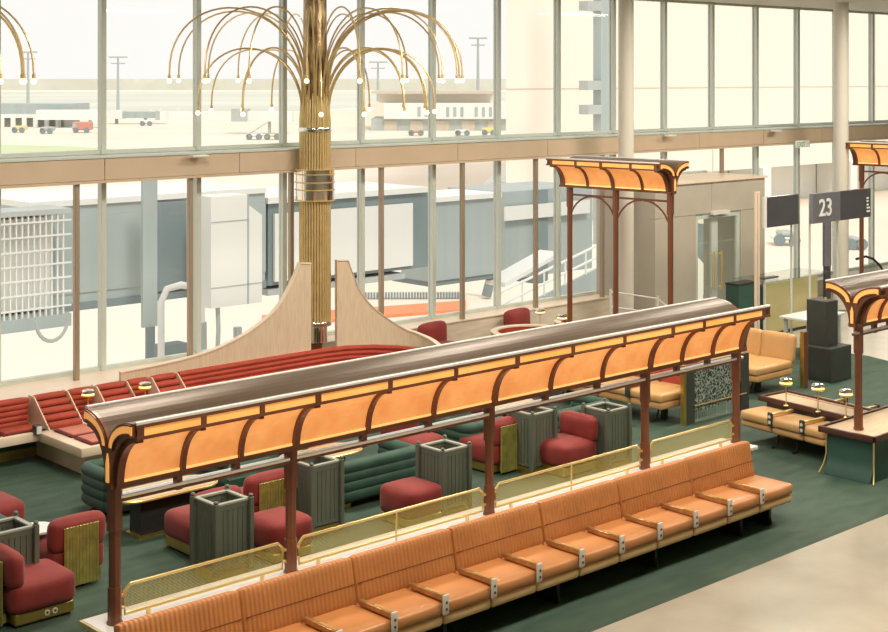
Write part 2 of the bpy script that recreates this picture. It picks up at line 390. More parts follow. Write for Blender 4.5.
# ------------------------------------------------------------------ glowing canopies
def make_canopy(name, label, X0, X1, posts, ribs, zt, base, half=.385, drop=.555, arches=False, group=None, loc=(0,0,0), rz=0, handrail=True, vend=(True,True)):
    """long Y-section light canopy on posts; local x runs along it, local y across"""
    t = thing(name, label, 'light canopy', loc, rz, group)
    V, edge_h, zb = .25*drop/.555, .115, zt-drop
    N = 10
    th = [PI/2*i/N for i in range(N+1)]
    U = [(half*(1-math.cos(a)), zt-V+V*math.sin(a)) for a in th]                    # roof skin
    Lo = [(.045+(half-.045)*(1-math.cos(a)), zb+(drop-edge_h)*math.sin(a)) for a in th]   # underside
    for sd in (-1, 1):
        q = MB(); poly = [(sd*y,z) for y,z in U]+[(sd*half,zt-edge_h)]+[(sd*y,z) for y,z in Lo[::-1]]+[(0,zb)]
        q.band([(sd*y,z) for y,z in U], [(sd*y,z) for y,z in Lo], 'x', X0, X1)
        q.band([(0,zb),(0,zt-V)], [(sd*.045,zb),(sd*.001,zt-V)], 'x', X0, X1)
        q.build('canopy_roof', 'roofbronze', t)
        # pale rail on the outer top edge and dark frame lines
        q = MB(); q.box(X0-.01,X1+.01,min(sd*(half-.012),sd*(half+.022)),max(sd*(half-.012),sd*(half+.022)),zt-.014,zt+.012,r=.004,seg=1); q.build('edge_rail', 'railwhite', t)
        q = MB()
        for zc in (zt-.026, zt-edge_h-.004):
            q.box(X0-.01,X1+.01,min(sd*(half-.01),sd*(half+.02)),max(sd*(half-.01),sd*(half+.02)),zc-.013,zc+.013)
        q.box(X0,X1,min(sd*.03,sd*.075),max(sd*.03,sd*.075),zb-.03,zb+.012)
        q.build('frame_rail', 'bronze', t)
        stn = sorted(ribs)
        for i, (a, b) in enumerate(zip(stn, stn[1:])):
            if b-a < .12: continue
            in_ = [(sd*(y+.004),z-.004) for y,z in Lo]; ou = [(sd*(y+.012),z-.010) for y,z in Lo]
            q = MB(); q.band(in_[:-1], ou[:-1], 'x', a, b); q.build('diffuser_panel', 'glow', t)
            q = MB(); q.box(a+.03,b-.03,min(sd*half,sd*(half+.012)),max(sd*half,sd*(half+.012)),zt-edge_h+.010,zt-.042); q.build('edge_diffuser', 'strip', t)
            q = MB(); y0, z0 = Lo[0]; q.box(a+.02,b-.02,min(sd*(y0+.012),sd*(y0+.022)),max(sd*(y0+.012),sd*(y0+.022)),zb+.014,zb+.034); q.build('led_line', 'led', t)
        for x in stn:
            q = MB(); hw = .032 if any(abs(x-p_) < .1 for p_ in posts) else .022
            i2 = [(sd*y,z) for y,z in Lo]; o2 = [(sd*(y+.042*math.cos(a)+.008),z-.042*math.sin(a)) for (y,z),a in zip(Lo,th)]
            q.band(i2, o2, 'x', x-hw, x+hw); q.box(x-hw,x+hw,min(sd*(half-.01),sd*(half+.018)),max(sd*(half-.01),sd*(half+.018)),zt-edge_h,zt-.03)
            q.build('rib', 'bronze', t)
    # glowing Y shaped end caps
    for xe, sg in ((X0,-1),(X1,1)):
        if not vend[0 if sg < 0 else 1]: continue
        a0, a1 = (xe-.03, xe) if sg < 0 else (xe, xe+.03)
        b0, b1 = (xe-.04, xe-.03) if sg < 0 else (xe+.03, xe+.04)
        q = MB()
        for sd in (-1,1):
            q.band([(sd*y,z) for y,z in U], [(sd*y,z) for y,z in Lo], 'x', a0, a1)
        q.prism([(-.05,zb-.03),(.05,zb-.03),(.05,zb+.03),(0,zt-V),(-.05,zb+.03)], 'x', a0, a1)
        q.build('end_cap', 'bronze', t)
        for sd in (-1,1):
            inn, out = [], []
            for (y,z), a in zip(U, th):
                nx, nz = math.cos(a), -math.sin(a)     # towards the underside
                inn.append((sd*(y+.020*nx+.004), z+.020*nz)); out.append((sd*(y+.078*nx+.004), z+.078*nz))
            inn[-1] = (sd*(half-.012), zt-.024); out[-1] = (sd*(half-.012), zt-.095)
            q = MB(); q.band(inn, out, 'x', b0, b1); q.build('end_diffuser', 'strip', t)
            q = MB(); q.band([(y-sd*0,z+.012) for y,z in inn], inn, 'x', b0-.006, b1+.006); q.band(out, [(y,z-.018) for y,z in out], 'x', b0-.006, b1+.006); q.build('end_trim', 'bronze', t)
        q = MB(); q.prism([(-.018,zb+.02),(.018,zb+.02),(.020,zb+.17),(0,zt-V-.05),(-.020,zb+.17)], 'x', b0-.002, b1+.002); q.build('stem_diffuser', 'strip', t)
    # light bar below
    if handrail:
        q = MB(); q.box(X0+.02,X1-.02,-.042,.042,zb-.125,zb-.095,r=.004,seg=1); q.build('under_rail', 'steelbar', t)
        q = MB(); q.box(X0+.02,X1-.02,-.036,.036,zb-.150,zb-.126); q.build('under_rail_edge', 'bronze', t)
        for x in ribs:
            q = MB(); q.box(x-.028,x+.028,-.03,.03,zb-.16,zb-.02); q.build('hanger', 'bronze', t)
    for x in posts:
        q = MB()
        oc = lambda h: [(h,-h*.45),(h,h*.45),(h*.45,h),(-h*.45,h),(-h,h*.45),(-h,-h*.45),(-h*.45,-h),(h*.45,-h)]
        q.prism([(x+a,b) for a,b in oc(.056)], 'z', zb-.38, zb+.02)
        q.prism([(x+a,b) for a,b in oc(.044)], 'z', base+.30, zb-.38)
        q.prism([(x+a,b) for a,b in oc(.052)], 'z', base+.02, base+.30)
        q.prism([(x+a,b) for a,b in oc(.060)], 'z', base, base+.02)
        q.build('post', 'bronze', t)
    if arches:
        for a, b in zip(posts, posts[1:]):
            L = b-a; q = MB()
            q.tube([(a,0,zb-.16),(b,0,zb-.16)], .018, 6)
            rr = min(.55, L/2); 
            for sgn, xx in ((1,a),(-1,b)):
                q.tube([(xx+sgn*(rr-rr*math.cos(k*PI/16)), 0, zb-.17-rr+rr*math.sin(k*PI/16)) for k in range(9)], .018, 6)
            q.build('arch_brace', 'bronze', t)
    return t
ribsM = [5.86,6.45,7.03,7.62,8.45,9.27,10.10,10.92,11.74,12.56,13.13,13.71,14.28]
make_canopy('light_canopy', 'longest glowing orange canopy with Y-shaped end, running over the whole orange bench',
    5.83, 14.40, [5.86,7.62,10.10,12.56,14.28], ribsM, 2.385, .70, loc=(0,10.25,0))
make_canopy('light_canopy', 'glowing orange canopy at the right edge on posts rising from the green plinth',
    16.20, 21.0, [16.32,17.45,19.4,20.9], [16.32,16.70,17.07,17.45,18.1,18.75,19.4,20.1,20.9], 2.47, .60, loc=(0,9.82,0), drop=.52)
# tall arched canopies by the window; local x runs towards the viewer
ax, ay = g(659,163.5,3.69); bx, by = g(547,158,3.69)
Lc = math.hypot(ax-bx, ay-by); an = math.atan2(ay-by, ax-bx)
hx = half2 = .42
# axis line is half a width behind (to +X) of the visible edge
ox, oy = bx - math.sin(an)*half2, by + math.cos(an)*half2
rb = [.1, Lc*.36, Lc*.68, Lc-.06]
pb = [.18, Lc*.5, Lc-.06]
tall = make_canopy('light_canopy', 'tall glowing orange canopy with two arches in front of the windows by the column',
    0, Lc, pb, sorted(set([.1, Lc*.27, Lc*.5, Lc*.76, Lc-.06])), 3.69, .0, half=half2, drop=.50, arches=True, loc=(ox,oy,.004), rz=an, handrail=False, vend=(False,True))
cxp, cyp = g(845,142,3.69)
dup(tall, loc=(cxp - math.sin(an)*half2, cyp + math.cos(an)*half2, .004), label='tall glowing orange canopy cut by the right frame edge above the gate number sign')

# ------------------------------------------------------------------ long orange bench under the main canopy
XB0, XB1 = 5.66, 14.03
bench = thing('orange_bench', 'long orange upholstered bench with corduroy back and white-tipped armrests along the front', 'bench', (0,0,.004))
seams = [5.66,6.80,8.00,9.20,10.41,11.61,12.82,14.00]
for a, b in zip(seams, seams[1:]):
    q = MB(); q.puff(a+.003, b-.003, -.062, .062, -.02, .405, .040, .0, mtx=T(0,9.82,.44,rx=-.20)); q.build('backrest', 'orangecord', bench)
    q = MB(); q.box(a+.02,b-.02,-.0645,-.058,.166,.174, mtx=T(0,9.82,.44,rx=-.20)); q.build('back_seam', 'seamline', bench)
arm = [13.39-.601*k for k in range(13)]
ax_ = [XB1]+arm+[XB0]
ax_ = sorted(ax_)
for a, b in zip(ax_, ax_[1:]):
    if b-a < .1: continue
    q = MB(); q.puff(a+.003, b-.003, 9.27, 9.84, .335, .455, .035, .010); q.build('seat_cushion', 'orangeseat', bench)
    q = MB(); q.puff(a+.003, b-.003, 9.28, 9.84, .235, .337, .035, .004); q.build('seat_base', 'tanbase', bench)
q = MB(); q.box(XB0+.02,XB1-.04,9.262,9.268,.36,.43); q.bm.free()
for x in arm:
    q = MB(); q.box(x-.028,x+.028,9.27,9.72,.462,.512,r=.012); ar = q.build('armrest', 'armbrass', bench)
    q = MB(); q.box(x-.016,x+.016,9.30,9.52,.5125,.516); q.build('armrest_inlay', 'paleb', ar)
    q = MB(); q.box(x-.036,x+.036,9.246,9.27,.345,.525,r=.016,seg=3); cp = q.build('end_cap', 'socket', ar); cp['label'] = 'cream end cap with two sockets'
    for zc in (.395,.455):
        q = MB(); q.tube([(x,9.2455,zc),(x,9.242,zc)], .013, 12); q.build('socket', 'hole', cp)
for x in (5.9,7.2,8.7,10.2,11.7,13.2,13.75):
    q = MB(); q.box(x-.02,x+.02,9.40,9.80,0,.235); q.tube([(x,9.45,.235),(x,9.38,.02)], .012); q.build('bench_leg', 'dark', bench)
# counter carrying the posts
ct = thing('back_counter', 'low white-topped counter behind the orange bench, carrying the canopy posts', 'counter', (0,0,.004))
q = MB(); q.box(5.70,14.34,9.97,10.50,.655,.696,r=.006,seg=1); q.build('worktop', 'whitetop', ct)
q = MB(); q.box(5.72,14.32,10.05,10.44,0,.654); q.build('body', 'dark', ct)
q = MB(); q.box(5.69,14.35,10.503,10.515,.645,.69); q.box(5.685,5.698,9.97,10.51,.645,.69); q.build('edge_strip', 'paleb', ct)
# brass screens between the posts
scn_l = ['brass perforated screen nearest the left frame edge, above the orange bench',
         'brass perforated screen second from the left along the orange bench',
         'brass perforated screen third from the left along the orange bench',
         'brass perforated screen at the far right end of the orange bench']
P_ = [5.86,7.62,10.10,12.56,14.28]
for i, (a, b) in enumerate(zip(P_, P_[1:])):
    x0, x1 = a+.09, b-.09; z0, z1, c = .755-.70, .985-.70, .05
    t = thing('brass_screen', scn_l[i], 'screen', (x0,10.25,.700), 0, 'brass screens between the canopy posts')
    L = x1-x0
    out = [(0,z0),(0,z1-c),(c,z1),(L-c,z1),(L,z1-c),(L,z0)]
    q = MB(); q.prism(out, 'y', -.002, .002); q.build('mesh_panel', 'screen', t, smooth=0)
    q = MB(); q.tube([(x,0,z) for x,z in out], .014, 8, closed=True)
    if L > 2: q.tube([(L/2,0,0),(L/2,0,z1)], .009, 8)
    q.build('frame', 'paleb', t)
    for xx in (.22, L-.22):
        q = MB(); q.box(xx-.014,xx+.014,-.012,.012,0,z0); q.build('foot', 'paleb', t)
    for xx in (-.02, L+.02):
        for zz in (.11,.21):
            q = MB(); q.box(xx-.022,xx+.022,-.012,.012,zz-.01,zz+.01); q.build('bracket', 'paleb', t)

# ------------------------------------------------------------------ square planters
def make_planter(label, loc):
    t = thing('square_planter', label, 'planter', loc, 0, 'sage green slatted planters')
    h, H = .212, .785
    q = MB(); q.box(-h+.03,h-.03,-h+.03,h-.03,.10,.60); q.build('liner', 'planterin', t)
    q = MB(); 
    n = 6; ww = (2*h-.07)/n
    for k in range(n):
        a = -h+.035+k*ww
        for sg in (-1,1):
            q.box(a+.004,a+ww-.004,min(sg*(h-.012),sg*(h-.028)),max(sg*(h-.012),sg*(h-.028)),.10,H-.04)
            q.box(min(sg*(h-.012),sg*(h-.028)),max(sg*(h-.012),sg*(h-.028)),a+.004,a+ww-.004,.10,H-.04)
    for sg in (-1,1):
        for z0,z1 in ((.10,.14),(H-.075,H-.02)):
            q.box(-h+.03,h-.03,min(sg*(h-.008),sg*(h-.03)),max(sg*(h-.008),sg*(h-.03)),z0,z1)
            q.box(min(sg*(h-.008),sg*(h-.03)),max(sg*(h-.008),sg*(h-.03)),-h+.03,h-.03,z0,z1)
    q.build('slats', 'planter', t)
    q = MB()
    for sg in (-1,1):
        q.box(-h+.02,h-.02,min(sg*(h-.002),sg*(h-.05)),max(sg*(h-.002),sg*(h-.05)),H-.02,H)
        q.box(min(sg*(h-.002),sg*(h-.05)),max(sg*(h-.002),sg*(h-.05)),-h+.02,h-.02,H-.0195,H+.0005)
    q.build('lip', 'planterlip', t)
    for sx in (-1,1):
        for sy in (-1,1):
            q = MB(); q.box(sx*h-.026,sx*h+.026,sy*h-.026,sy*h+.026,.06,H+.012,r=.006,seg=1); q.lathe([(.012,H+.012),(.024,H+.02),(.026,H+.032),(.016,H+.044),(.001,H+.046)],sx*h,sy*h,10); q.build('corner_post', 'planter', t)
    q = MB(); q.box(-h+.01,h-.01,-h+.01,h-.01,0,.085); q.build('plinth', 'brass', t)
    return t
pl = make_planter('sage green slatted planter nearest the camera, between the first and second canopy posts', (8.28,12.32,.004))
for (x,y,lb_) in ((11.37,12.30,'sage green slatted planter right of the square red ottoman, left of the middle post'),
                  (14.28,12.30,'sage green slatted planter behind the solid red armchair, furthest right'),
                  (9.87,12.82,'sage green slatted planter just right of the second canopy post, beside the tufted green sofa'),
                  (13.43,12.84,'sage green slatted planter partly behind the brass-backed chair near the middle post'),
                  (6.23,12.97,'sage green slatted planter cut by the left frame edge')):
    dup(pl, loc=(x,y,.004), label=lb_)

# ------------------------------------------------------------------ red lounge chairs, facing local +y
def make_chair(label, loc, rz):
    t = thing('red_lounge_chair', label, 'chair', loc, rz, 'red velvet lounge chairs')
    q = MB(); q.puff(-.30,.30,-.31,.35,.12,.415,.075,.018); q.build('seat', 'red', t)
    q = MB(); q.puff(-.30,.30,-.085,.085,0,.335,.075,.015,mtx=T(0,-.245,.36,rx=.03)); q.build('backrest', 'red', t)
    q = MB(); q.box(-.19,.19,-.366,-.350,.03,.625,r=.005,seg=1); q.box(-.15,.15,-.352,-.30,.04,.12); q.build('brass_back', 'lattice', t)
    q = MB(); q.box(-.27,.27,-.27,.33,.025,.135,r=.01,seg=1); bs = q.build('base', 'brass', t)
    q = MB(); q.box(-.24,.24,-.24,.30,0,.03); q.build('plinth', 'dark', t)
    for yy in (.05,.13):
        q = MB(); q.tube([(.268,yy,.082),(.276,yy,.082)], .026, 16); k_ = q.build('socket_ring', 'socket', bs)
        q = MB(); q.tube([(.277,yy,.082),(.2775,yy,.082)], .014, 12); q.build('socket_hole', 'hole', bs)
    return t
ch = make_chair('red velvet chair seen side-on at bottom left, sockets in its brass base', (*sh(6.42,12.86,0,10),.004), -PI/2)
_c0 = g(27,500,.41); _r1 = g(320,446,.45); _r2 = g(400,428,.45); _r3 = g(516,402,.45)
for x,y,rz,lb_ in ((*sh(7.12,13.41,-3,5),.0,'red velvet chair showing its full ribbed brass back, left of the first canopy post'),
                   (*sh(8.46,13.02,4,-4),.0,'red velvet chair whose back rises behind the nearest planter'),
                   (9.36,13.27,.0,'red velvet chair with brass back between the nearest planter and the second canopy post'),
                   (13.12,13.27,.0,'red velvet chair with polished brass back just right of the middle post'),
                   (13.74,12.53,PI/2,'red velvet chair facing left in front of the furthest right planter'),
                   (_c0[0]-.36,_c0[1]+.28,-PI/2,'red velvet chair on the carpet at the left frame edge, below the red banquette'),
                   (_r1[0]+.1,_r1[1]+.30,PI,'red velvet chair seen as a low strip under the canopy, behind the second canopy post'),
                   (_r2[0],_r2[1]-.24,PI,'red velvet chair seen under the canopy between the second and middle posts'),
                   (_r3[0]+.25,_r3[1]+.65,PI,'red velvet chair seen under the canopy just right of the middle post')):
    dup(ch, loc=(x,y,.004), rz=rz, label=lb_)
def make_ottoman(label, loc, rz=0):
    t = thing('red_ottoman', label, 'ottoman', loc, rz, 'red velvet ottomans')
    q = MB(); q.puff(-.275,.275,-.275,.275,.10,.43,.075,.02); q.build('cushion', 'red', t)
    q = MB(); q.box(-.25,.25,-.25,.25,.02,.11,r=.01,seg=1); q.build('base', 'brass', t)
    q = MB(); q.box(-.22,.22,-.22,.22,0,.03); q.build('plinth', 'dark', t)
    return t
ot = make_ottoman('square red velvet ottoman against the back of the tufted green sofa', (10.86,12.30,.004))
dup(ot, loc=(9.06,12.40,.004), label='red velvet ottoman between the nearest planter and the second canopy post')

# ------------------------------------------------------------------ green tufted sofas (open towards local +y)
def make_sofa(label, loc, rz, L, D):
    t = thing('green_sofa', label, 'sofa', loc, rz, 'green roll-tufted sofas')
    hl, hd, c = L/2-.08, D/2-.08, .07
    path = [(-hl,hd)]+[(-hl+c-c*math.cos(a), -hd+c-c*math.sin(a)) for a in (0,PI/6,PI/3,PI/2)]+[(hl-c+c*math.sin(a), -hd+c-c*math.cos(a)) for a in (0,PI/6,PI/3,PI/2)]+[(hl,hd)]
    for k, zc in enumerate((.165,.28,.39,.495)):
        e1 = [(path[0][0],path[0][1]+.05)]; e2 = [(path[-1][0],path[-1][1]+.05)]
        pp = e1+path+e2; rr = [.04]+[.078]*len(path)+[.04]
        q = MB(); q.tube([(x,y,zc) for x,y in pp], rr, 12); q.build('upholstery_roll', 'green', t)
    q = MB(); n = 3; ww = (D-.30)/n
    for k in range(n): q.tube([(-L/2+.17,-D/2+.17+ww*(k+.5),.26),(L/2-.17,-D/2+.17+ww*(k+.5),.26)], ww*.52, 12)
    q.box(-L/2+.1,L/2-.1,-D/2+.1,D/2-.08,.12,.28); q.build('seat', 'green', t)
    q = MB(); q.box(-L/2+.1,L/2-.1,-D/2+.1,D/2-.1,.06,.13)
    q.build('base', 'dark', t)
    for sx in (-1,1):
        for sy in (-1,1):
            q = MB(); q.box(sx*(L/2-.2)-.08,sx*(L/2-.2)+.08,sy*(D/2-.15)-.03,sy*(D/2-.15)+.03,0,.10); q.build('foot', 'brass', t)
    return t
_a = g(338,466,.56); _b = g(419,449,.56)
so = make_sofa('dark green roll-tufted sofa with its back to us, between two planters behind the ottoman', ((_a[0]+_b[0])/2+.05,(_a[1]+_b[1])/2+.39,.004), 0, 1.34, .78)
_a = g(80,462,.56); _b = g(106,475,.56)
make_sofa('dark green roll-tufted sofa whose end shows left of the first canopy post', (_b[0]+.80,(_a[1]+_b[1])/2,.004), PI, 1.6, max(.7,_a[1]-_b[1]))
dup(so, loc=(14.75,13.50,.004), label='dark green roll-tufted sofa behind the furthest right planter')
_a = g(255,465,.5); dup(so, loc=(_a[0]+.35,_a[1]+.60,.004), rz=PI, label='dark green sofa just visible under the canopy behind the red chairs near the second post')
_a = g(455,425,.4); dup(so, loc=(*_a,.004), rz=-PI/2, label='dark green roll-tufted sofa with slanting rolls left of the middle post')
dup(so, loc=(*g(620,385,.1),.004), rz=PI, label='dark green sofa under the canopy right of the middle post, nearest the tan sofa')
_a = g(10,521,.56); dup(so, loc=(_a[0]-.60,_a[1]+.30,.004), label='dark green sofa corner behind the planter cut by the left frame edge')

# tables
def make_table(label, loc, L, D, z, m='tabletop'):
    t = thing('lounge_table', label, 'table', loc, 0, 'rounded lounge tables')
    r = D/2
    pts = [(-L/2+r-r*math.cos(a), r*math.sin(a)) for a in [PI/2-PI*k/12 for k in range(13)]][::1]
    pts = [(-L/2+r+r*math.cos(PI/2+PI*k/12), r*math.sin(PI/2+PI*k/12)) for k in range(13)]+[(L/2-r+r*math.cos(-PI/2+PI*k/12), r*math.sin(-PI/2+PI*k/12)) for k in range(13)]
    q = MB(); q.prism(pts, 'z', z-.03, z); q.build('tabletop', m, t)
    q = MB(); q.tube([(x*1.01,y*1.01,z-.02) for x,y in pts], .016, 6, closed=True); q.build('rim', 'paleb', t)
    q = MB(); q.box(-L/2+.28,L/2-.28,-D/2+.13,D/2-.13,.02,z-.03); q.build('pedestal', 'dark', t)
    q = MB(); q.box(-L/2+.24,L/2-.24,-D/2+.10,D/2-.10,0,.03); q.build('foot', 'brass', t)
    return t
make_table('long amber tabletop with rounded end, right of the first canopy post', (8.62,13.98,.004), 1.30, .50, .47)
make_table('amber rounded table behind the tufted green sofa, between the second and middle posts', (10.85,13.98,.004), 1.15, .50, .47)
make_table('amber rounded table seen under the canopy right of the middle post', (14.45,14.30,.004), .9, .46, .47)
t = thing('round_side_table', 'small round white side table beside the left-edge planter', 'table', (*g(36,528,.5),.004))
q = MB(); q.lathe([(.19,.475),(.20,.48),(.20,.50),(.0,.501)],0,0,28); q.build('tabletop', 'whitetop', t)
q = MB(); q.cyl(0,0,.02,.475,.025); q.lathe([(.14,0),(.14,.015),(.03,.03)],0,0,20); q.build('pedestal', 'paleb', t)

# ------------------------------------------------------------------ mushroom table lamps
def make_lamp(label, loc, h=.30):
    t = thing('mushroom_lamp', label, 'lamp', loc, 0, 'small mushroom table lamps')
    q = MB(); q.lathe([(.035,0),(.035,.01),(.008,.02),(.007,h-.07)],0,0,12); q.build('stem', 'paleb', t)
    q = MB(); q.lathe([(.088,h-.030),(.092,h-.015),(.086,h+.004),(.060,h+.020),(.001,h+.026)],0,0,20); q.build('cap', 'chrome', t)
    q = MB(); q.lathe([(.084,h-.052),(.084,h-.031)],0,0,20); q.build('glowing_rim', 'lampglow', t)
    q = MB(); q.lathe([(.02,h-.080),(.080,h-.078),(.094,h-.068),(.092,h-.053),(.02,h-.0525)],0,0,20); q.build('rim_plate', 'paleb', t)
    return t

# ------------------------------------------------------------------ tan double bench with tray at right
b2 = thing('tan_tray_bench', 'tan double-sided bench with long wooden lamp tray along its middle', 'bench', (17.30,11.0,.004), math.radians(-6.5))
# local: y along the bench (far end +), x across
y0_, y1_ = -.70, .76
seg = [y1_-.0, y1_-.55, y1_-1.10, y0_]
for sx in (-1,1):
    for a, b in zip(seg, seg[1:]):
        if a-b < .1: continue
        xa, xb = (-.80,-.30) if sx < 0 else (.30,.80)
        q = MB(); q.puff(xa,xb,b+.003,a-.003,.32,.45,.035,.012); q.build('seat_cushion', 'tanleather', b2)
        q = MB(); q.puff(xa+(.02 if sx<0 else -.02),xb+(.02 if sx<0 else -.02),b+.003,a-.003,.225,.322,.035,.004); q.build('seat_base', 'tanleather', b2)
    for yy in seg[1:-1]:
        q = MB(); q.box(min(sx*.34,sx*.78),max(sx*.34,sx*.78),yy-.026,yy+.026,.465,.505,r=.01); a_ = q.build('armrest', 'paleb', b2)
        q = MB(); q.box(min(sx*.785,sx*.815),max(sx*.785,sx*.815),yy-.045,yy+.045,.33,.52,r=.02,seg=3); c_ = q.build('end_cap', 'blackpanel', a_)
        for zc in (.385,.46):
            q = MB(); q.tube([(sx*.8155,yy,zc),(sx*.819,yy,zc)], .024, 12); q.build('socket', 'socket', c_)
q = MB(); q.box(-.29,.29,y0_,y1_-.05,.10,.50); q.build('tray_support', 'dark', b2)
q = MB(); q.box(-.27,.27,y0_,y1_+.06,.50,.545); q.build('tray_top', 'palewood', b2)
q = MB(); q.box(-.31,-.27,y0_,y1_+.10,.50,.575,r=.008); q.box(.27,.31,y0_,y1_+.10,.50,.575,r=.008); q.box(-.31,.31,y1_+.06,y1_+.10,.50,.575,r=.008); q.build('tray_rim', 'wood', b2)
q = MB(); q.box(-.20,-.185,y0_,y1_,.5455,.549); q.box(.185,.20,y0_,y1_,.5455,.549); q.build('inlay_line', 'redline', b2)
for yy in (y1_-.5, y0_+.6):
    q = MB(); q.tube([(-.55,yy,.225),(-.62,yy,.02),(-.70,yy,.01)], .014); q.tube([(.55,yy,.225),(.62,yy,.02),(.70,yy,.01)], .014); q.build('bench_leg', 'dark', b2)
for (px_,py_,lb_) in ((786,406,'mushroom lamp on the tray bench, furthest left of the three'),(818,412,'mushroom lamp in the middle of the tray bench'),(846,418,'mushroom lamp on the tray bench, half hidden by the right canopy post')):
    x,y = g(px_,py_,.55); make_lamp(lb_, (x,y,.5505), .37)
# green plinth with wood-rimmed top
pt = thing('green_plinth', 'dark green plinth with wood-rimmed pale top at the right frame edge', 'plinth', (0,0,.004))
q = MB()
prof = [(16.14,.53),(16.14,.25),(16.11,.12),(16.05,.02),(16.05,0),(19.6,0),(19.6,.53)]
q.prism(prof, 'y', 9.50, 10.16); q.build('body', 'greenlam', pt)
q = MB(); q.box(16.08,19.7,9.46,10.20,.53,.585); q.build('top', 'palewood', pt)
q = MB(); q.box(16.04,19.7,9.42,9.46,.53,.61,r=.01); q.box(16.04,19.7,10.20,10.24,.53,.61,r=.01); q.box(16.04,16.08,9.42,10.24,.53,.61,r=.01); q.build('rim', 'wood', pt)
q = MB(); q.tube([(16.13,9.49,.52),(16.13,9.49,.25),(16.10,9.47,.12),(16.04,9.44,.01)], .010, 6); q.build('edge_piping', 'paleb', pt)
q = MB(); q.tube([(16.13,10.17,.52),(16.13,10.17,.25),(16.10,10.19,.12),(16.04,10.22,.01)], .010, 6); q.build('edge_piping', 'paleb', pt)

# ------------------------------------------------------------------ tan sofas beyond, with end partitions
def make_tan(label, loc, L, back='tanleather', Dp=.66):
    """faces local -x, runs along +y from 0"""
    t = thing('tan_sofa', label, 'sofa', loc, 0, 'tan leather sofas')
    n = max(1, round(L/.62))
    for k in range(n):
        a, b = L*k/n, L*(k+1)/n
        q = MB(); q.puff(0,Dp,a+.003,b-.003,.34,.47,.04,.012); q.build('seat_cushion', 'tanleather', t)
        q = MB(); q.puff(.02,Dp,a+.003,b-.003,.235,.345,.035,.004); q.build('seat_base', 'tanleather', t)
        q = MB(); q.puff(-.06,.07,a+.003,b-.003,0,.46,.045,.012,mtx=T(Dp,0,.42,ry=.14)); q.build('backrest', back, t)
        if k: 
            q = MB(); q.box(.03,.50,a-.026,a+.026,.475,.515,r=.01); r_ = q.build('armrest', 'bronze', t)
            q = MB(); q.box(-.03,-.002,a-.045,a+.045,.34,.53,r=.012,seg=2); q.build('end_cap', 'blackpanel', r_)
    for yy in (.3,L-.3):
        q = MB(); q.tube([(.35,yy,.235),(.25,yy,.02),(.15,yy,.012)], .014); q.box(.4,.5,yy-.03,yy+.03,0,.235); q.build('sofa_leg', 'dark', t)
    return t
make_tan('tan sofa facing left beyond the last canopy post, ended by a brass-edged panel', (19.05,13.27,.004), 1.9, Dp=1.02)
mk = make_tan('tan-seated sofa with red-orange back, left of the patterned glass partition', (16.45,13.12,.004), 2.5, 'banqred', Dp=.8)
pn = thing('end_panel', 'narrow dark bronze panel closing the end of the tan sofa beside the black pillar', 'panel', (20.22,13.2,.004))
q = MB(); q.box(0,.13,-.03,.03,0,.92); q.build('panel', 'bronze', pn)
q = MB(); q.box(-.012,0,-.035,.035,0,.93); q.build('edge', 'brass', pn)
pt2 = thing('patterned_partition', 'low black-framed partition with leafy patterned glass beside the last canopy post', 'partition', (16.76,12.98,.004))
m_ = mat('leaf_pattern_glass', (.02,.045,.04), .25, spec=.6)
nt = m_.node_tree; b_ = nt.nodes['Principled BSDF']; tc = nt.nodes.new('ShaderNodeTexCoord'); vo = nt.nodes.new('ShaderNodeTexVoronoi'); vo.feature='DISTANCE_TO_EDGE'; vo.inputs['Scale'].default_value = 17
no = nt.nodes.new('ShaderNodeTexNoise'); no.inputs['Scale'].default_value = 9; mxn = nt.nodes.new('ShaderNodeMix'); mxn.data_type='VECTOR'; mxn.inputs['Factor'].default_value=.16
nt.links.new(tc.outputs['Object'], no.inputs['Vector']); nt.links.new(tc.outputs['Object'], mxn.inputs[4]); nt.links.new(no.outputs['Color'], mxn.inputs[5]); nt.links.new(mxn.outputs[1], vo.inputs['Vector'])
rp = nt.nodes.new('ShaderNodeValToRGB'); rp.color_ramp.elements[0].position=.03; rp.color_ramp.elements[1].position=.12; rp.color_ramp.elements[0].color=(.42,.46,.40,1); rp.color_ramp.elements[1].color=(.035,.07,.06,1)
nt.links.new(vo.outputs['Distance'], rp.inputs['Fac']); nt.links.new(rp.outputs['Color'], b_.inputs['Base Color'])
q = MB(); q.box(.26,1.42,-.008,.008,.16,.78); q.build('patterned_glass', m_, pt2)
q = MB(); q.box(.06,.26,-.03,.03,0,.86); q.box(1.42,1.62,-.03,.03,0,.86); q.box(.26,1.42,-.03,.03,.78,.86); q.build('frame', 'blackpanel', pt2)
q = MB(); q.box(0,.058,-.035,.035,0,.88,r=.004,seg=1); q.build('brass_edge', 'brass', pt2)
q = MB(); q.tube([(.26,-.03,.25),(1.55,-.03,.25)], .012); q.build('brass_rail', 'paleb', pt2)
for k in range(4):
    q = MB(); q.tube([(.34+k*.24,-.02,.20),(.34+k*.24,-.02,.06)], .002, 4); q.lathe([(.001,.03),(.010,.04),(.001,.05)],.34+k*.24,-.02,8); q.build('drop_bead', 'paleb', pt2)

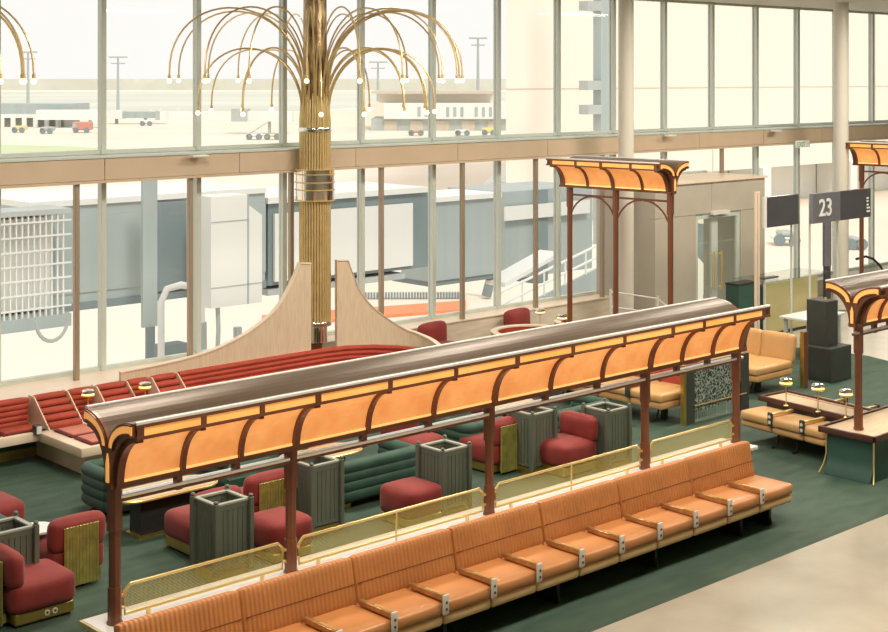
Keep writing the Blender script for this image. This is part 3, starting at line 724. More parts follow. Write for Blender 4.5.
# ------------------------------------------------------------------ black pillar, gate desk, signs
t = thing('black_pillar', 'stepped black floor pillar between the tan sofa and the right canopy', 'pillar', (20.90,13.08,.004))
q = MB(); q.box(0,.62,0,.62,0,.57,r=.008,seg=1); q.build('base_block', 'blackpanel', t)
q = MB(); q.box(.12,.46,.16,.56,.57,1.33,r=.008,seg=1); q.build('upper_block', 'blackpanel', t)
q = MB(); q.tube([(.3,.3,1.33),(.3,.3,1.37)], .02, 10); q.build('knob', 'paleb', t)
t = thing('monitor_stand', 'tall dark grey upright slab standing just below the gate number sign', 'stand', (*g(827,318,0),.004))
X_,Y_ = 0,0
q = MB(); q.box(-.1,.1,-.03,.03,0,1.1); q.build('stand', 'blackpanel', t)
q = MB(); q.box(-.12,.12,-.04,.04,1.1,2.15,r=.01,seg=1); q.build('screen', 'signgrey', t)
t = thing('gate_desk', 'gate counter with khaki front and glass top right of the lobby doors', 'desk', (23.75,16.35,-.008))
q = MB(); q.box(0,1.85,0,.03,.06,1.04); q.build('front', 'khaki', t)
q = MB(); q.box(.02,1.83,.04,.24,.06,1.0); q.build('body', 'greenlam', t)
q = MB(); q.box(-.1,2.3,-.12,.75,1.075,1.09); q.build('glass_top', 'clearglass', t)
q = MB(); q.box(-.03,0,-.01,.03,0,1.075); q.build('edge_post', 'railwhite', t)
q = MB(); q.box(.2,.7,.15,.30,1.092,1.12,r=.01,seg=1); q.build('keyboard', 'blackpanel', t)
q = MB(); q.box(0,1.85,.0,.25,0,.06); q.build('kick', 'dark', t)
t = thing('green_cabinet', 'dark green cabinet standing between the lobby doors and the gate counter', 'cabinet', (23.0,16.45,.004))
q = MB(); q.box(0,.62,0,.3,0,1.06,r=.004,seg=1); q.build('body', 'greenlam', t)
q = MB(); q.box(-.01,.63,-.01,.31,1.06,1.09); q.build('top', 'dark', t)
t = thing('cafe_table', 'wide white table standing behind the tan sofa, below the gate counter', 'table', (22.75,14.72,.004))
q = MB(); q.box(-.62,.62,-.40,.22,.72,.76,r=.004,seg=1); q.build('tabletop', 'whitetop', t)
for sx in (-.5,.5):
    for sy in (-.33,.15):
        q = MB(); q.box(sx-.03,sx+.03,sy-.03,sy+.03,0,.72); q.build('leg', 'mullion', t)
def text_mesh(body, size, depth, m, parent, mtx):
    cu = bpy.data.curves.new('t', 'FONT'); cu.body = body; cu.size = size; cu.extrude = depth; cu.align_x = 'LEFT'; cu.offset = size*.012
    o = bpy.data.objects.new('t', cu); COL.objects.link(o); bpy.context.view_layer.update()
    me = bpy.data.meshes.new_from_object(o.evaluated_get(bpy.context.evaluated_depsgraph_get())); bpy.data.objects.remove(o)
    me.transform(mtx); me.materials.append(M[m]); oo = bpy.data.objects.new('lettering', me); COL.objects.link(oo); oo.parent = parent; return oo
YS = 15.0
xa, za = w(811,194,YS); xb, zb2 = w(869,190,YS); za2 = w(811,224,YS)[1]
t = thing('gate_sign', 'grey gate number sign reading 23 in white, in front of the right-hand column', 'sign', (xa,YS,.004))
q = MB(); q.box(0,.95,-.04,.04,za2,za,r=.004,seg=1); q.build('number_panel', 'signgrey', t)
q = MB(); q.box(.955,xb-xa,-.04,.04,za2,za,r=.004,seg=1); q.build('dark_panel', 'signglass', t)
text_mesh('23', .46, .004, 'white', t, T(.20,-.046,za2+.13,rx=PI/2))
for dz in (0,.07,.13,.20,.26): 
    q = MB(); q.box(xb-xa-.16,xb-xa-.04-(.05 if dz>.1 else 0),-.046,-.041,za2+.10+dz,za2+.135+dz); q.build('white_mark', 'white', t)
for xx in (.05,1.0):
    q = MB(); q.tube([(xx,.06,0),(xx,.06,za)], .022, 10); q.build('sign_post', 'mullion', t)
xc, zc_ = w(765,197,YS); xd = w(797,196,YS)[0]
t = thing('dark_sign', 'blank dark sign panel left of the gate number sign', 'sign', (xc,YS,.004))
q = MB(); q.box(0,xd-xc,-.04,.04,zc_-.56,zc_,r=.004,seg=1); q.build('panel', 'signglass', t)
q = MB(); q.box(-.02,0,-.04,.04,zc_-.56,zc_); q.build('edge', 'white', t)
q = MB(); q.tube([(xd-xc-.08,.07,0),(xd-xc-.08,.07,zc_)], .022, 10); q.build('sign_post', 'mullion', t)
xp, yp = w(757,300,15.0)[0], 15.0
t = thing('brass_pole', 'tall slim twin brass pole just left of the blank dark sign', 'pole', (xp,yp,.004))
q = MB(); q.tube([(-.04,0,.03),(-.04,0,3.05)], .028, 10); q.tube([(.04,0,.03),(.04,0,3.05)], .028, 10); q.build('tubes', 'cream', t)
q = MB(); q.lathe([(.14,0),(.14,.03)],0,0,20); q.build('base', 'brass', t)
# exit sign under the beam
xe, ze = w(796,141,18.1); xf, zf = w(809,147,18.1)
t = thing('exit_sign', 'small green exit sign hanging under the beam above the gate signs', 'sign', (xe,18.1,zf))
q = MB(); q.box(0,xf-xe,-.02,.02,0,ze-zf); q.build('panel', 'white', t)
text_mesh('EXIT', .15, .003, 'exitgreen', t, T(.02,-.024,.02,rx=PI/2))
q = MB(); q.box(.1,.12,-.01,.01,ze-zf,3.56-zf); q.build('hanger', 'post', t)
# glass balustrade and barrier hardware by the far windows
t = thing('glass_balustrade', 'glass balustrade with metal rails near the far windows behind the right canopy', 'balustrade', (26.6,14.9,-.008))
q = MB(); q.box(0,6,-.01,.01,.1,1.25); q.build('glass', 'clearglass', t)
for k in range(5):
    q = MB(); q.box(k*1.45,k*1.45+.06,-.04,.04,0,1.35); q.build('upright', 'post', t)
q = MB(); q.tube([(0,0,1.27),(6,0,1.27)], .025, 8); q.build('handrail', 'railwhite', t)
t = thing('escalator_handrail', 'curved black escalator handrail end behind the right canopy', 'handrail', (*g(872,300,0),.0))
q = MB(); q.tube([(-.35,.2,.95),(-.1,.1,1.0),(.05,0,.94),(.18,-.1,.78),(.28,-.15,.6)], .028, 8); q.build('handrail', 'dark', t)
q = MB(); q.box(-.35,.3,-.02,.02,0,.85); q.build('balustrade_glass', 'clearglass', t)
q = MB(); q.box(-.6,.6,-.25,.25,-.008,.06); q.build('base', 'post', t)

# ------------------------------------------------------------------ built-in red banquette along the windows
bq = thing('red_banquette', 'long built-in cream banquette with brick red ribbed backs running below the windows', 'banquette', (0,0,.004))
q = MB(); q.box(-1.0,14.2,17.46,18.05,.30,.42,r=.012,seg=2); q.build('platform', 'cream', bq)
q = MB(); q.box(-1.0,14.2,17.90,18.02,.12,.30); q.build('kick', 'greenlam', bq)
q = MB(); q.box(-1.0,9.16,17.88,17.92,.0,.12); q.build('brass_kick', 'brass', bq)
q = MB(); q.box(-1.0,13.7,18.055,18.55,.42,.765); q.build('back_ledge', 'cream', bq)
def ribback(x0, x1, slant, name='ribbed_back'):
    """4 or 5 horizontal rolls; slant pushes the foot forward"""
    q = MB(); n = 5
    for k in range(n):
        z = .462+k*.074; y = 17.93 - slant*(1-k/(n-1))
        q.puff(x0+.006,x1-.006,y-.045,y+.06,z-.040,z+.040,.030,.008,n=3)
    q.build(name, 'banqred', bq)
    if slant:
        for xx in (x0, x1):
            q = MB(); q.prism([(17.93-slant-.08,.42),(18.02,.42),(18.02,.80),(17.87,.80)], 'x', xx-.012, xx+.004); q.build('cheek', 'cream', bq)
def pads(x0, x1, y0, y1, n, m):
    L = (x1-x0)/n
    for k in range(n):
        a = x0+k*L
        q = MB(); q.box(a+.015,a+L-.015,y0,y1,.42,.445,r=.008,seg=2); q.build('pad_edge', 'maroon', bq)
        q = MB(); q.box(a+.05,a+L-.05,y0+.035,y1-.035,.43,.462,r=.012,seg=2); q.build('seat_pad', m, bq)
for x0, x1 in ((3.0,4.18),(4.2,5.4),(5.42,6.6),(6.62,7.78),(7.80,8.95)): 
    ribback(x0,x1,0); pads(x0,x1,17.53,17.86,2,'banqred')
ch_x = [(9.00,9.50),(9.94,10.42),(10.82,11.25)]
for i,(x0,x1) in enumerate(ch_x):
    ribback(x0,x1,.44)
    q = MB(); q.box(x0-.15,x1+.06,16.30,17.60,.30,.42,r=.012,seg=2); q.build('chaise_platform', 'cream', bq)
    q = MB(); q.box(x0+.04,x1-.02,16.55,17.9,.0,.30); q.build('chaise_base', 'cream', bq)
    pads(x0,x1,16.36,16.82,1,'glarepad'); pads(x0,x1,16.86,17.36,1,'glarepad')
ribback(9.53,9.91,0); ribback(10.45,10.79,0)
pads(9.53,9.88,17.53,17.84,1,'banqred'); pads(10.45,10.77,17.53,17.84,1,'banqred')
q = MB(); q.box(8.78,8.88,17.40,17.50,.40,.52,r=.01); ab = q.build('socket_post', 'blackpanel', bq)
q = MB(); q.box(8.795,8.865,17.392,17.40,.41,.51); q.build('socket_plate', 'socket', ab)
# long curved run of backrest
cur = [(11.30,17.93),(12.2,17.93),(13.2,17.93),(14.0,17.92),(14.4,17.84),(14.75,17.62),(15.0,17.30),(15.15,16.92),(15.2,16.5),(15.2,15.9)]
q = MB()
for k in range(5): q.tube([(x,y,.468+k*.074) for x,y in cur], .045, 8)
q.build('curved_back', 'banqred', bq)
q = MB(); q.ribbon([(x+.0,y+.052) if x<14.2 else (x+.055*(1 if x>14.9 else .6),y+.035) for x,y in cur], [.785]*len(cur), 0, .025); q.build('curved_back_board', 'cream', bq)
q = MB()
inn = [(x,y) for x,y in cur]; outn = [(x,y-.5) for x,y in cur[:4]]+[(14.2,17.38),(14.45,17.25),(14.58,17.05),(14.66,16.8),(14.7,16.5),(14.7,15.9)]
q.band(inn, outn, 'z', .36, .46); q.build('curved_seat', 'banqred', bq)
q = MB(); q.band(inn, outn, 'z', .28, .36); q.build('curved_platform', 'cream', bq)
q = MB(); q.band(inn, [((a[0]*.35+b[0]*.65),(a[1]*.35+b[1]*.65)) for a,b in zip(inn,outn)], 'z', 0, .28); q.build('curved_kick', 'dark', bq)
# two swept oak fins
FY = 18.02
def fin(label, plan, top):
    q = MB(); q.ribbon(plan, top, .43, .06); o = q.build('swept_fin', 'oak', None); o.location = (0,0,.004)
    tag(o, label, 'screen', 'swept oak fins beside the brass tree column')
    q = MB(); q.ribbon([(p[0],p[1]) for p in plan], [z+.018 for z in top], [z for z in top], .085); q.build('top_edge', 'cream', o)
def smooth(pts, n=4):
    out = []
    for i in range(len(pts)-1):
        p0 = pts[max(i-1,0)]; p1 = pts[i]; p2 = pts[i+1]; p3 = pts[min(i+2,len(pts)-1)]
        for k in range(n):
            t = k/n
            out.append(tuple(.5*((2*b)+(-a+c)*t+(2*a-5*b+4*c-d)*t*t+(-a+3*b-3*c+d)*t**3) for a,b,c,d in zip(p0,p1,p2,p3)))
    out.append(pts[-1]); return out
def onp(lst): return [(*(lambda r: (r[0],))(w(x,y,Y)), Y, w(x,y,Y)[1]) for x,y,Y in lst]
lf = onp([(310,264,FY),(299,264,FY),(290,285,FY),(275,310,FY),(250,331,FY),(225,345,FY),(200,355,FY),(165,364,FY),(120,373,FY)])
lf = [lf[0]]+smooth(lf[1:])
fin('swept oak fin to the left of the brass tree column, curving down to the banquette', [(a,b) for a,b,c in lf], [c for a,b,c in lf])
rf = onp([(336,261,FY),(347,261,FY),(352,275,FY),(360,293,FY-.01),(375,310,FY-.05),(400,327,FY-.17),(418,334,17.62),(431,340,17.35),(440,347,17.0),(444,355,16.6),(445,364,16.1)])
rf = [rf[0]]+smooth(rf[1:])
fin('swept oak fin to the right of the brass tree column, curling round at its end', [(a,b) for a,b,c in rf], [c for a,b,c in rf])

# ------------------------------------------------------------------ brass tree columns
def make_tree(label, X, Y, ups, lows):
    t = thing('brass_tree_column', label, 'column', (X,Y,.004), 0, 'brass tree columns with drooping lamp arms')
    q = MB(); q.lathe([(.20,4.2),(.195,5.2),(.185,6.755)],0,0,28); q.build('trunk', 'trunk', t)
    q = MB(); q.lathe([(.20,.85),(.20,1.12)],0,0,24); q.build('glass_core', 'chrome', t)
    q = MB(); q.lathe([(.12,0),(.12,.86)],0,0,20); q.build('foot', 'bronze', t)
    q = MB(); q.lathe([(.262,1.11),(.272,1.13),(.272,1.17),(.262,1.19)],0,0,32); q.build('bottom_ring', 'chrome', t)
    q = MB(); q.lathe([(.215,1.12),(.215,4.25)],0,0,32); q.build('inner_sleeve', 'brass', t)
    N = 34
    for k in range(N):
        a = 2*PI*k/N; q = MB(); r_ = .238
        z1 = 4.75+.25*((k*7)%5)/5
        q.tube([(r_*math.cos(a),r_*math.sin(a),1.18),(r_*math.cos(a),r_*math.sin(a),4.4),(.215*math.cos(a),.215*math.sin(a),z1)], [.0185,.0185,.012], 8)
        q.build('vertical_tube', 'gold', t)
    q = MB(); q.lathe([(.262,4.23),(.266,4.24),(.266,4.29),(.262,4.30)],0,0,36); q.build('collar', 'chrome', t)
    q = MB(); q.lathe([(.295,3.12),(.31,3.14),(.31,3.62),(.295,3.64),(.25,3.64)],0,0,40); b_ = q.build('mirror_band', 'chrome', t)
    for z in (3.13,3.30,3.42,3.55,3.63):
        q = MB(); q.tube([(.318*math.cos(2*PI*k/32),.318*math.sin(2*PI*k/32),z) for k in range(32)], .011, 6, closed=True); q.build('band_ring', 'paleb', b_)
    for lst, R, z0, zp, ze in ((ups,2.38,4.85,1.20,5.12),(lows,1.93,4.45,1.03,4.62)):
        for (th, k) in lst:
            # th measured in the view frame: 0 = right, 90 = away
            wx_ = math.cos(th)*RT[0]+math.sin(th)*FW[0]; wy_ = math.cos(th)*RT[1]+math.sin(th)*FW[1]
            pts = []
            for i in range(25):
                u = PI*i/24; rr = .22+(R*k-.22)*(1-math.cos(u))/2
                z = z0+(ze-z0)*i/24+(zp*(.92+.08*k))*math.sin(u)**.85
                pts.append((rr*wx_, rr*wy_, z))
            q = MB(); q.tube([(.235*wx_,.235*wy_,4.25)]+pts, .0145, 6); ar = q.build('lamp_arm', 'gold', t)
            e = pts[-1]
            q = MB(); q.lathe([(.02,ze-.035),(.024,ze-.03),(.024,ze+.02),(.014,ze+.03)],e[0],e[1],10); q.build('lamp_holder', 'gold', ar)
            q = MB(); q.lathe([(.001,ze-.105),(.024,ze-.098),(.036,ze-.076),(.036,ze-.062),(.022,ze-.036),(.012,ze-.032)],e[0],e[1],12); q.build('bulb', 'bulb', ar)
    return t
D = math.radians
ups = [(D(a),k) for a,k in ((166,1.0),(212,1.04),(232,1.0),(250,.95),(110,.96),(-88,.92),(-68,.95),(-47,.9),(-30,1.0),(-14,.99),(2,1.0),(16,1.02),(33,1.0),(52,.98),(74,.97),(145,1.0),(130,.98))]
lows = [(D(a),k) for a,k in ((158,1.0),(205,1.0),(135,1.0),(240,.97),(118,1.0),(-82,.95),(-62,.98),(-40,1.0),(-20,1.0),(3,1.0),(24,1.0),(44,1.0),(66,1.0),(98,1.0))]
tree = make_tree('brass tree column with drooping lamp arms standing between the two oak fins', w(315,100,18.31)[0], 18.31, ups, lows)
X2, _ = w(-168,100,18.31)
dup(tree, loc=(X2,18.31,.004), label='brass tree column outside the left frame edge, only its drooping arm tips in view')

# lamps and seats near the windows
for (px_,py_,z_,lb_) in ((88,405,.42,'mushroom lamp on the red banquette, nearest the left frame edge'),(145,397,.42,'mushroom lamp on the red banquette, second from the left'),):
    x,y = g(px_,py_+12,z_+.02); make_lamp(lb_, (x,y,z_+.0), .38)
def pedestal_lamp(px_, py_, lb_):
    x,y = g(px_,py_,.70)
    t = make_lamp(lb_, (x,y,.004), .92)
pedestal_lamp(540,322,'mushroom lamp by the stone wall, left of the tall arched canopy')
pedestal_lamp(562,328,'mushroom lamp at the foot of the tall arched canopy')
for x,y,rz,lb_ in ((16.75,18.10,-PI*.96,'red velvet chair by the stone wall just right of the curled oak fin'),
                   (18.86,18.10,-PI*.96,'red velvet chair by the stone wall left of the lamps'),
                   (20.2,16.5,PI,'red velvet chair seen as a low strip right of the arched canopy lamp')):
    dup(ch, loc=(x,y,.004), rz=rz, label=lb_).scale = (1.12,1.12,1.2)
def curved_booth(label, X, Y, R, a0, a1, m='banqred'):
    t = thing('curved_booth', label, 'seat', (X,Y,.004), 0)
    arc = [(R*math.cos(a0+(a1-a0)*k/14), R*math.sin(a0+(a1-a0)*k/14)) for k in range(15)]
    inn = [(x*.55,y*.55) for x,y in arc]
    q = MB(); q.band(arc, inn, 'z', .30, .45); q.build('seat', m, t)
    q = MB(); q.band(arc, [(x*.8,y*.8) for x,y in arc], 'z', 0, .30); q.build('base', 'cream', t)
    q = MB(); q.ribbon([(x*1.02,y*1.02) for x,y in arc], [.72]*15, .30, .10); q.build('backrest', m, t)
    q = MB(); q.ribbon([(x*1.02,y*1.02) for x,y in arc], [.745]*15, .72, .12); q.build('top_cap', 'cream', t)
curved_booth('orange-red curved booth by the stone wall between the two red chairs', 17.75, 17.0, .62, 0, PI)
curved_booth('orange-red curved booth with cream cap beside the window lamps', 19.1, 17.1, .38, PI*.4, PI*1.5)
make_tan('orange leather sofa by the stone wall behind the main canopy, left of the lobby', (20.9,15.35,.004), 1.2, 'orangeseat')
# steel stair rails left of the lobby
t = thing('ramp_rail', 'slim steel ramp rails by the left side of the lobby', 'rail', (21.2,17.0,-.008))
for k in range(3):
    q = MB(); q.tube([(-1.0,.3,1.15-k*.28),(.0,.0,.95-k*.28)], .016, 6); q.tube([(0,0,.95-k*.28),(.35,-.2,.62-k*.2)], .016, 6); q.build('rail', 'railwhite', t)
for x,y,h in ((-1.0,.3,1.2),(0,0,1.0)):
    q = MB(); q.cyl(x,y,0,h,.022,n=8); q.build('rail_post', 'railwhite', t)

# ------------------------------------------------------------------ outside: apron, bridges, vehicles
GZ = -4.6
def gp(x, y): return g(x, y, GZ)
q = MB(); q.box(-1500,2500,19.6,2600,GZ-.5,GZ); struct(q.build('ground', 'apron'))
def flat(name, pix, m, lab, cat, dz=.03):
    q = MB(); q.prism([gp(*p) for p in pix], 'z', GZ+.002, GZ+dz); return tag(q.build(name, m), lab, cat)
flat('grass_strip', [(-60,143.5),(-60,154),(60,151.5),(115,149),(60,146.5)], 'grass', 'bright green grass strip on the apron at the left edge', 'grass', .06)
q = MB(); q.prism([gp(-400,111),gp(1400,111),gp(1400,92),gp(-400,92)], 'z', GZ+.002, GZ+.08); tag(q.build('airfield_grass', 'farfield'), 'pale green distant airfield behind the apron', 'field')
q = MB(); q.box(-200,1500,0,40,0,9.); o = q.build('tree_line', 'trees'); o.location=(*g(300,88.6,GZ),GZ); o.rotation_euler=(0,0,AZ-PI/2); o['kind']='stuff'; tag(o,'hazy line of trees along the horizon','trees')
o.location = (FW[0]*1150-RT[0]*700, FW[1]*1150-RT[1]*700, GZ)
def outbox(name, pxl, pxr, pyb, pyt, depth, m, lab, cat, parts=None):
    """free-standing block on the apron, found from its footprint and height in the survey"""
    x0,y0 = gp(pxl,pyb); d = FPX*(HC-GZ)/(pyb-HZ); wdt = (pxr-pxl)/FPX*d; h = (pyb-pyt)/FPX*d
    t = thing(name, lab, cat, (x0,y0,GZ), AZ-PI/2)
    return t, wdt, h, d
def pb_(t, name, m, *a, **k):
    q = MB(); q.box(*a, **k); return q.build(name, m, t)
# far terminal pier on the left with a concourse bridge
t, W, H, d = outbox('terminal_pier', -40, 72, 127, 104, 0, '', 'hazy grey-green terminal pier far out at the left edge', 'building')
pb_(t,'upper_block','bridge',0,W,0,14,H*.42,H); pb_(t,'lower_block','outgrey',W*.05,W*.92,1,13,0,H*.42)
for k in range(9): pb_(t,'support','outwhite',W*(.06+.1*k),W*(.06+.1*k)+.9,-.6,0,0,H*.42)
pb_(t,'parapet','outwhite',0,W,-.5,0,H*.40,H*.56)
t, W, H, d = outbox('boarding_bridge', 36, 100, 128, 110, 0, '', 'white boarding bridge far out left of the first window bar', 'bridge')
pb_(t,'tunnel','outwhite',0,W,0,4,H*.45,H); pb_(t,'leg','outgrey',W*.3,W*.33,1,2,0,H*.45); pb_(t,'leg','outgrey',W*.8,W*.83,1,2,0,H*.45)
t, W, H, d = outbox('boarding_bridge', 108, 166, 124, 111, 0, '', 'pale boarding bridge with dark end ring, right of the first window bar', 'bridge')
pb_(t,'tunnel','bridge',W*.25,W*.82,0,3,H*.45,H*.95); pb_(t,'rotunda','outwhite',0,W*.25,-.5,3.5,H*.4,H*1.05); pb_(t,'cab','outgrey',W*.82,W*.9,-.3,3.3,H*.3,H*.98); pb_(t,'cab_front','outwhite',W*.9,W,-.3,3.3,H*.3,H*.98); pb_(t,'leg','outgrey',W*.1,W*.14,1,2,0,H*.45); pb_(t,'leg','outgrey',W*.6,W*.64,1,2,0,H*.45)
t, W, H, d = outbox('boarding_bridge', 230, 292, 134, 109, 0, '', 'white boarding bridge with stair and grey cab seen below the brass arms', 'bridge')
pb_(t,'tunnel','outwhite',W*.28,W,0,3.5,H*.5,H*.9); pb_(t,'cab','outgrey',W*.02,W*.28,-.3,3.8,H*.5,H); pb_(t,'leg','outgrey',W*.6,W*.64,1,2,0,H*.5)
q = MB()
for k in range(8): q.box(W*.34+k*W*.035,W*.34+(k+1)*W*.035,-2.2,-1,H*.05+k*H*.055,H*.08+k*H*.055)
q.build('stair', 'outgrey', t)
# terminal across the apron
t, W, H, d = outbox('far_terminal', 372, 500, 130, 91, 0, '', 'long low white terminal with flat grey roof seen beyond the brass tree', 'building')
pb_(t,'roof','outtan',W*.0,W*.95,-2,20,H*.93,H*1.0); pb_(t,'upper_wall','outcream',W*.05,W*.95,1,18,H*.70,H*.93)
pb_(t,'main_wall','outwhite',W*.1,W*1.05,-4,14,H*.30,H*.70); pb_(t,'ground_floor','outgrey',W*.0,W*1.05,-3,14,0,H*.30)
for k in range(12): 
    if k%4 != 3: pb_(t,'window','bridge',W*(.36+k*.055),W*(.36+k*.055)+.022*W,-4.15,-4,H*.36,H*.60)
for k in range(5): pb_(t,'garage_door','outtan',W*(.1+k*.2),W*(.1+k*.2)+.1*W,-3.15,-3,0,H*.24)
t, W, H, d = outbox('pale_hangar', 318, 392, 125, 100, 0, '', 'pale hangar with sloping roof behind the brass tubes', 'building')
q = MB(); q.prism([(0,0),(W,0),(W,H*.95),(W*.85,H),(W*.5,H*.62),(0,H*.55)], 'y', 0, 16); q.build('shell', 'outcream', t)
# big white building filling the right windows
bx0 = gp(506,168)
t = thing('white_terminal_wing', 'huge cream terminal wing with faint panel seams filling the right-hand windows', 'building', (*w(506,100,62)[:1],62,GZ))
ks = w(506,100,62)[0]/62
q = MB(); q.prism([(0,0),(190,0),(190,30),(ks*30+2,30)], 'z', 3.0, 34); q.build('facade', 'outcream', t)
q = MB(); q.prism([(1,3),(190,3),(190,30),(ks*30+2,30)], 'z', 0, 3.0); q.build('undercroft', 'outwhite', t)
for z in (9,15,21,27): pb_(t,'panel_seam','outtan',0,190,-.04,0,z,z+.05)
for k in range(16): pb_(t,'panel_joint','outtan',10+k*11,10.06+k*11,-.04,0,3,34)
for k in range(16): pb_(t,'pier','outwhite',3+k*12,4+k*12,-.2,2.9,0,3.0)
t = thing('corner_mast', 'pale lattice mast with floodlights beside the white column', 'mast', (w(601,100,55)[0],55,GZ))
pb_(t,'mast','bridge',-.35,.35,-.3,.3,0,22)
for z in (7.6,9.0,13.6): pb_(t,'floodlight','outgrey',-1.6,-.4,-.4,.3,z,z+.55)
# light masts
for (x_,yb,yt,lb_) in ((28,118,52,'floodlight mast rising far left behind the terminal pier'),(118,116,57,'floodlight mast right of the first window bar'),(478,120,38,'floodlight mast above the far terminal, right of the brass tree'),(378,115,62,'thin floodlight mast just right of the brass trunk')):
    t, W, H, d = outbox('light_mast', x_, x_+6, yb, yt, 0, '', lb_, 'mast'); t['group'] = 'apron floodlight masts'
    q = MB(); q.tube([(0,0,0),(0,0,H)], [.45,.25], 8); q.build('pole', 'bridge', t)
    q = MB(); q.box(-1.6*d/500*2,1.6*d/500*2,-.3,.3,H-.25,H+.15); q.box(-1.2*d/500*2,1.2*d/500*2,-.3,.3,H-1.8,H-1.5); q.build('lamp_head', 'bridge', t)
# service vehicles
veh = [(12,24,133,126,'vyel','small yellow-white service van at the far left edge'),(72,90,133,122,'vred','red and white service truck right of the terminal pier'),(40,52,134,127,'outgrey','grey baggage tractor by the pier legs'),
       (140,152,126,120,'outwhite','white van under the second boarding bridge'),(246,262,140,134,'outwhite','white service van at the foot of the bridge stair'),(264,280,140,135,'vyel','yellow belt loader beside the bridge stair'),
       (408,424,136,131,'vred','red service truck in front of the far terminal'),(482,496,136,128,'vyel','yellow ground loader right in front of the far terminal'),(455,470,136,130,'outwhite','white tanker in front of the far terminal')]
for (a,b,yb,yt,m_,lb_) in veh:
    t, W, H, d = outbox('service_vehicle', a, b, yb, yt, 0, '', lb_, 'vehicle')
    pb_(t,'body',m_,0,W,0,2.4,.5,H,r=.15,seg=1); pb_(t,'cab','outgrey',W*.02,W*.25,-.05,2.45,H*.45,H*.85)
    for xx in (.2,.8):
        q = MB(); q.tube([(W*xx,-.05,.5),(W*xx,.3,.5)], .5, 12); q.build('wheel', 'bridgedk', t)

# passenger bridge alongside the windows
YB = 27.0
t = thing('passenger_bridge', 'blue-grey passenger bridge running close outside the lower left windows', 'bridge', (0,0,0))
xa = w(95,200,YB)[0]; xb = w(265,200,YB)[0]
z0, z1 = .42, 2.45
q = MB(); q.box(xa-1.5,xb,YB,YB+3,z0,z1); q.build('tunnel', 'bridge', t)
q = MB(); q.box(xa-1.5,xb,YB-.03,YB-.001,z0+.2,z1-.25); q.build('side_panel', 'bridge', t)
q = MB(); q.box(xa-1.5,xb,YB-.06,YB+3,z1,z1+.12); q.build('roof_edge', 'outwhite', t)
q = MB(); q.box(xa-1.5,xb,YB-.05,YB+.2,z0-.16,z0); q.build('bottom_rail', 'bridgedk', t)
q = MB(); xm0, xm1 = w(158,200,YB-.1)[0], w(186,200,YB-.1)[0]; q.box(xm0,xm1,YB-.1,YB-.031,z0+.05,z1-.05); q.build('slate_panel', 'bridgedk', t)
# louvred plant cage
xa = w(-40,213,YB-1)[0]; xb = w(71,213,YB-1)[0]; za_, zb_ = w(70,213,YB-1)[1], w(70,318,YB-1)[1]
t = thing('louvred_cage', 'pale barred plant cage outside the lower windows at the left edge', 'cage', (0,YB-1,0))
pb_(t,'core','outwhite',xa,xb-.2,.5,.85,zb_+.15,za_-.1); pb_(t,'dark_back','outgrey',xa,xb,.86,.9,zb_,za_)
for k in range(int((xb-xa)/.125)):
    q = MB(); q.box(xa+k*.125,xa+k*.125+.03,0,.05,zb_+.1,za_); q.build('bar', 'outwhite', t)
for k in range(7):
    z = zb_+.25+k*(za_-zb_-.4)/6; pb_(t,'cross_rail','outwhite',xa,xb,-.02,.0,z,z+.035)
pb_(t,'base','bridge',xa,xb,-.02,.9,zb_-.15,zb_+.1); pb_(t,'top','outgrey',xa,xb,-.02,.9,za_,za_+.10)
q = MB(); cx_, cz_ = w(52,318,YB-1); q.tube([(cx_+.35*math.cos(a),0,cz_+.35*math.sin(a)*1.3) for a in [PI+PI*k/12 for k in range(13)]], .04, 6); q.build('hose', 'outgrey', t)
# big square column outside
xa, zt_ = w(143,180,YB-1.2); xb = w(157.5,180,YB-1.2)[0]; zb_ = w(150,327,YB-1.2)[1]
t = thing('outdoor_pillar', 'tall pale square pillar standing outside in front of the passenger bridge', 'pillar', (0,YB-1.2,0))
pb_(t,'upper_sleeve','outgrey' if False else 'bridge',xa,xb,0,.08,zb_,zt_+.25); pb_(t,'lower_shaft','bridgedk',xa+.1,xb-.05,.01,.08,GZ,zb_)
xa = w(165,340,YB-2.6)[0]; t = thing('hose_reel', 'looped grey hose stand outside beside the pale square pillar', 'hose', (xa,YB-2.6,GZ))
zt_ = w(172,285,YB-2.6)[1]-GZ
pb_(t,'stand','bridgedk',0,.55,0,.4,0,zt_-1.2)
q = MB(); q.tube([(-.15,-.1,0),(-.15,-.1,zt_-.3),(-.02,-.1,zt_-.05),(.3,-.1,zt_),(.62,-.1,zt_-.08),(.78,-.1,zt_-.4),(.8,-.1,zt_-1.5)], .07, 8); q.build('hose_loop', 'outwhite', t)
q = MB(); q.tube([(.8,-.1,zt_-.8),(.85,-.1,1.6),(1.1,-.1,.9),(1.5,-.1,1.1),(1.7,-.1,2.4),(1.65,-.1,zt_-1.0)], .09, 8); q.build('sagging_hose', 'outgrey', t)
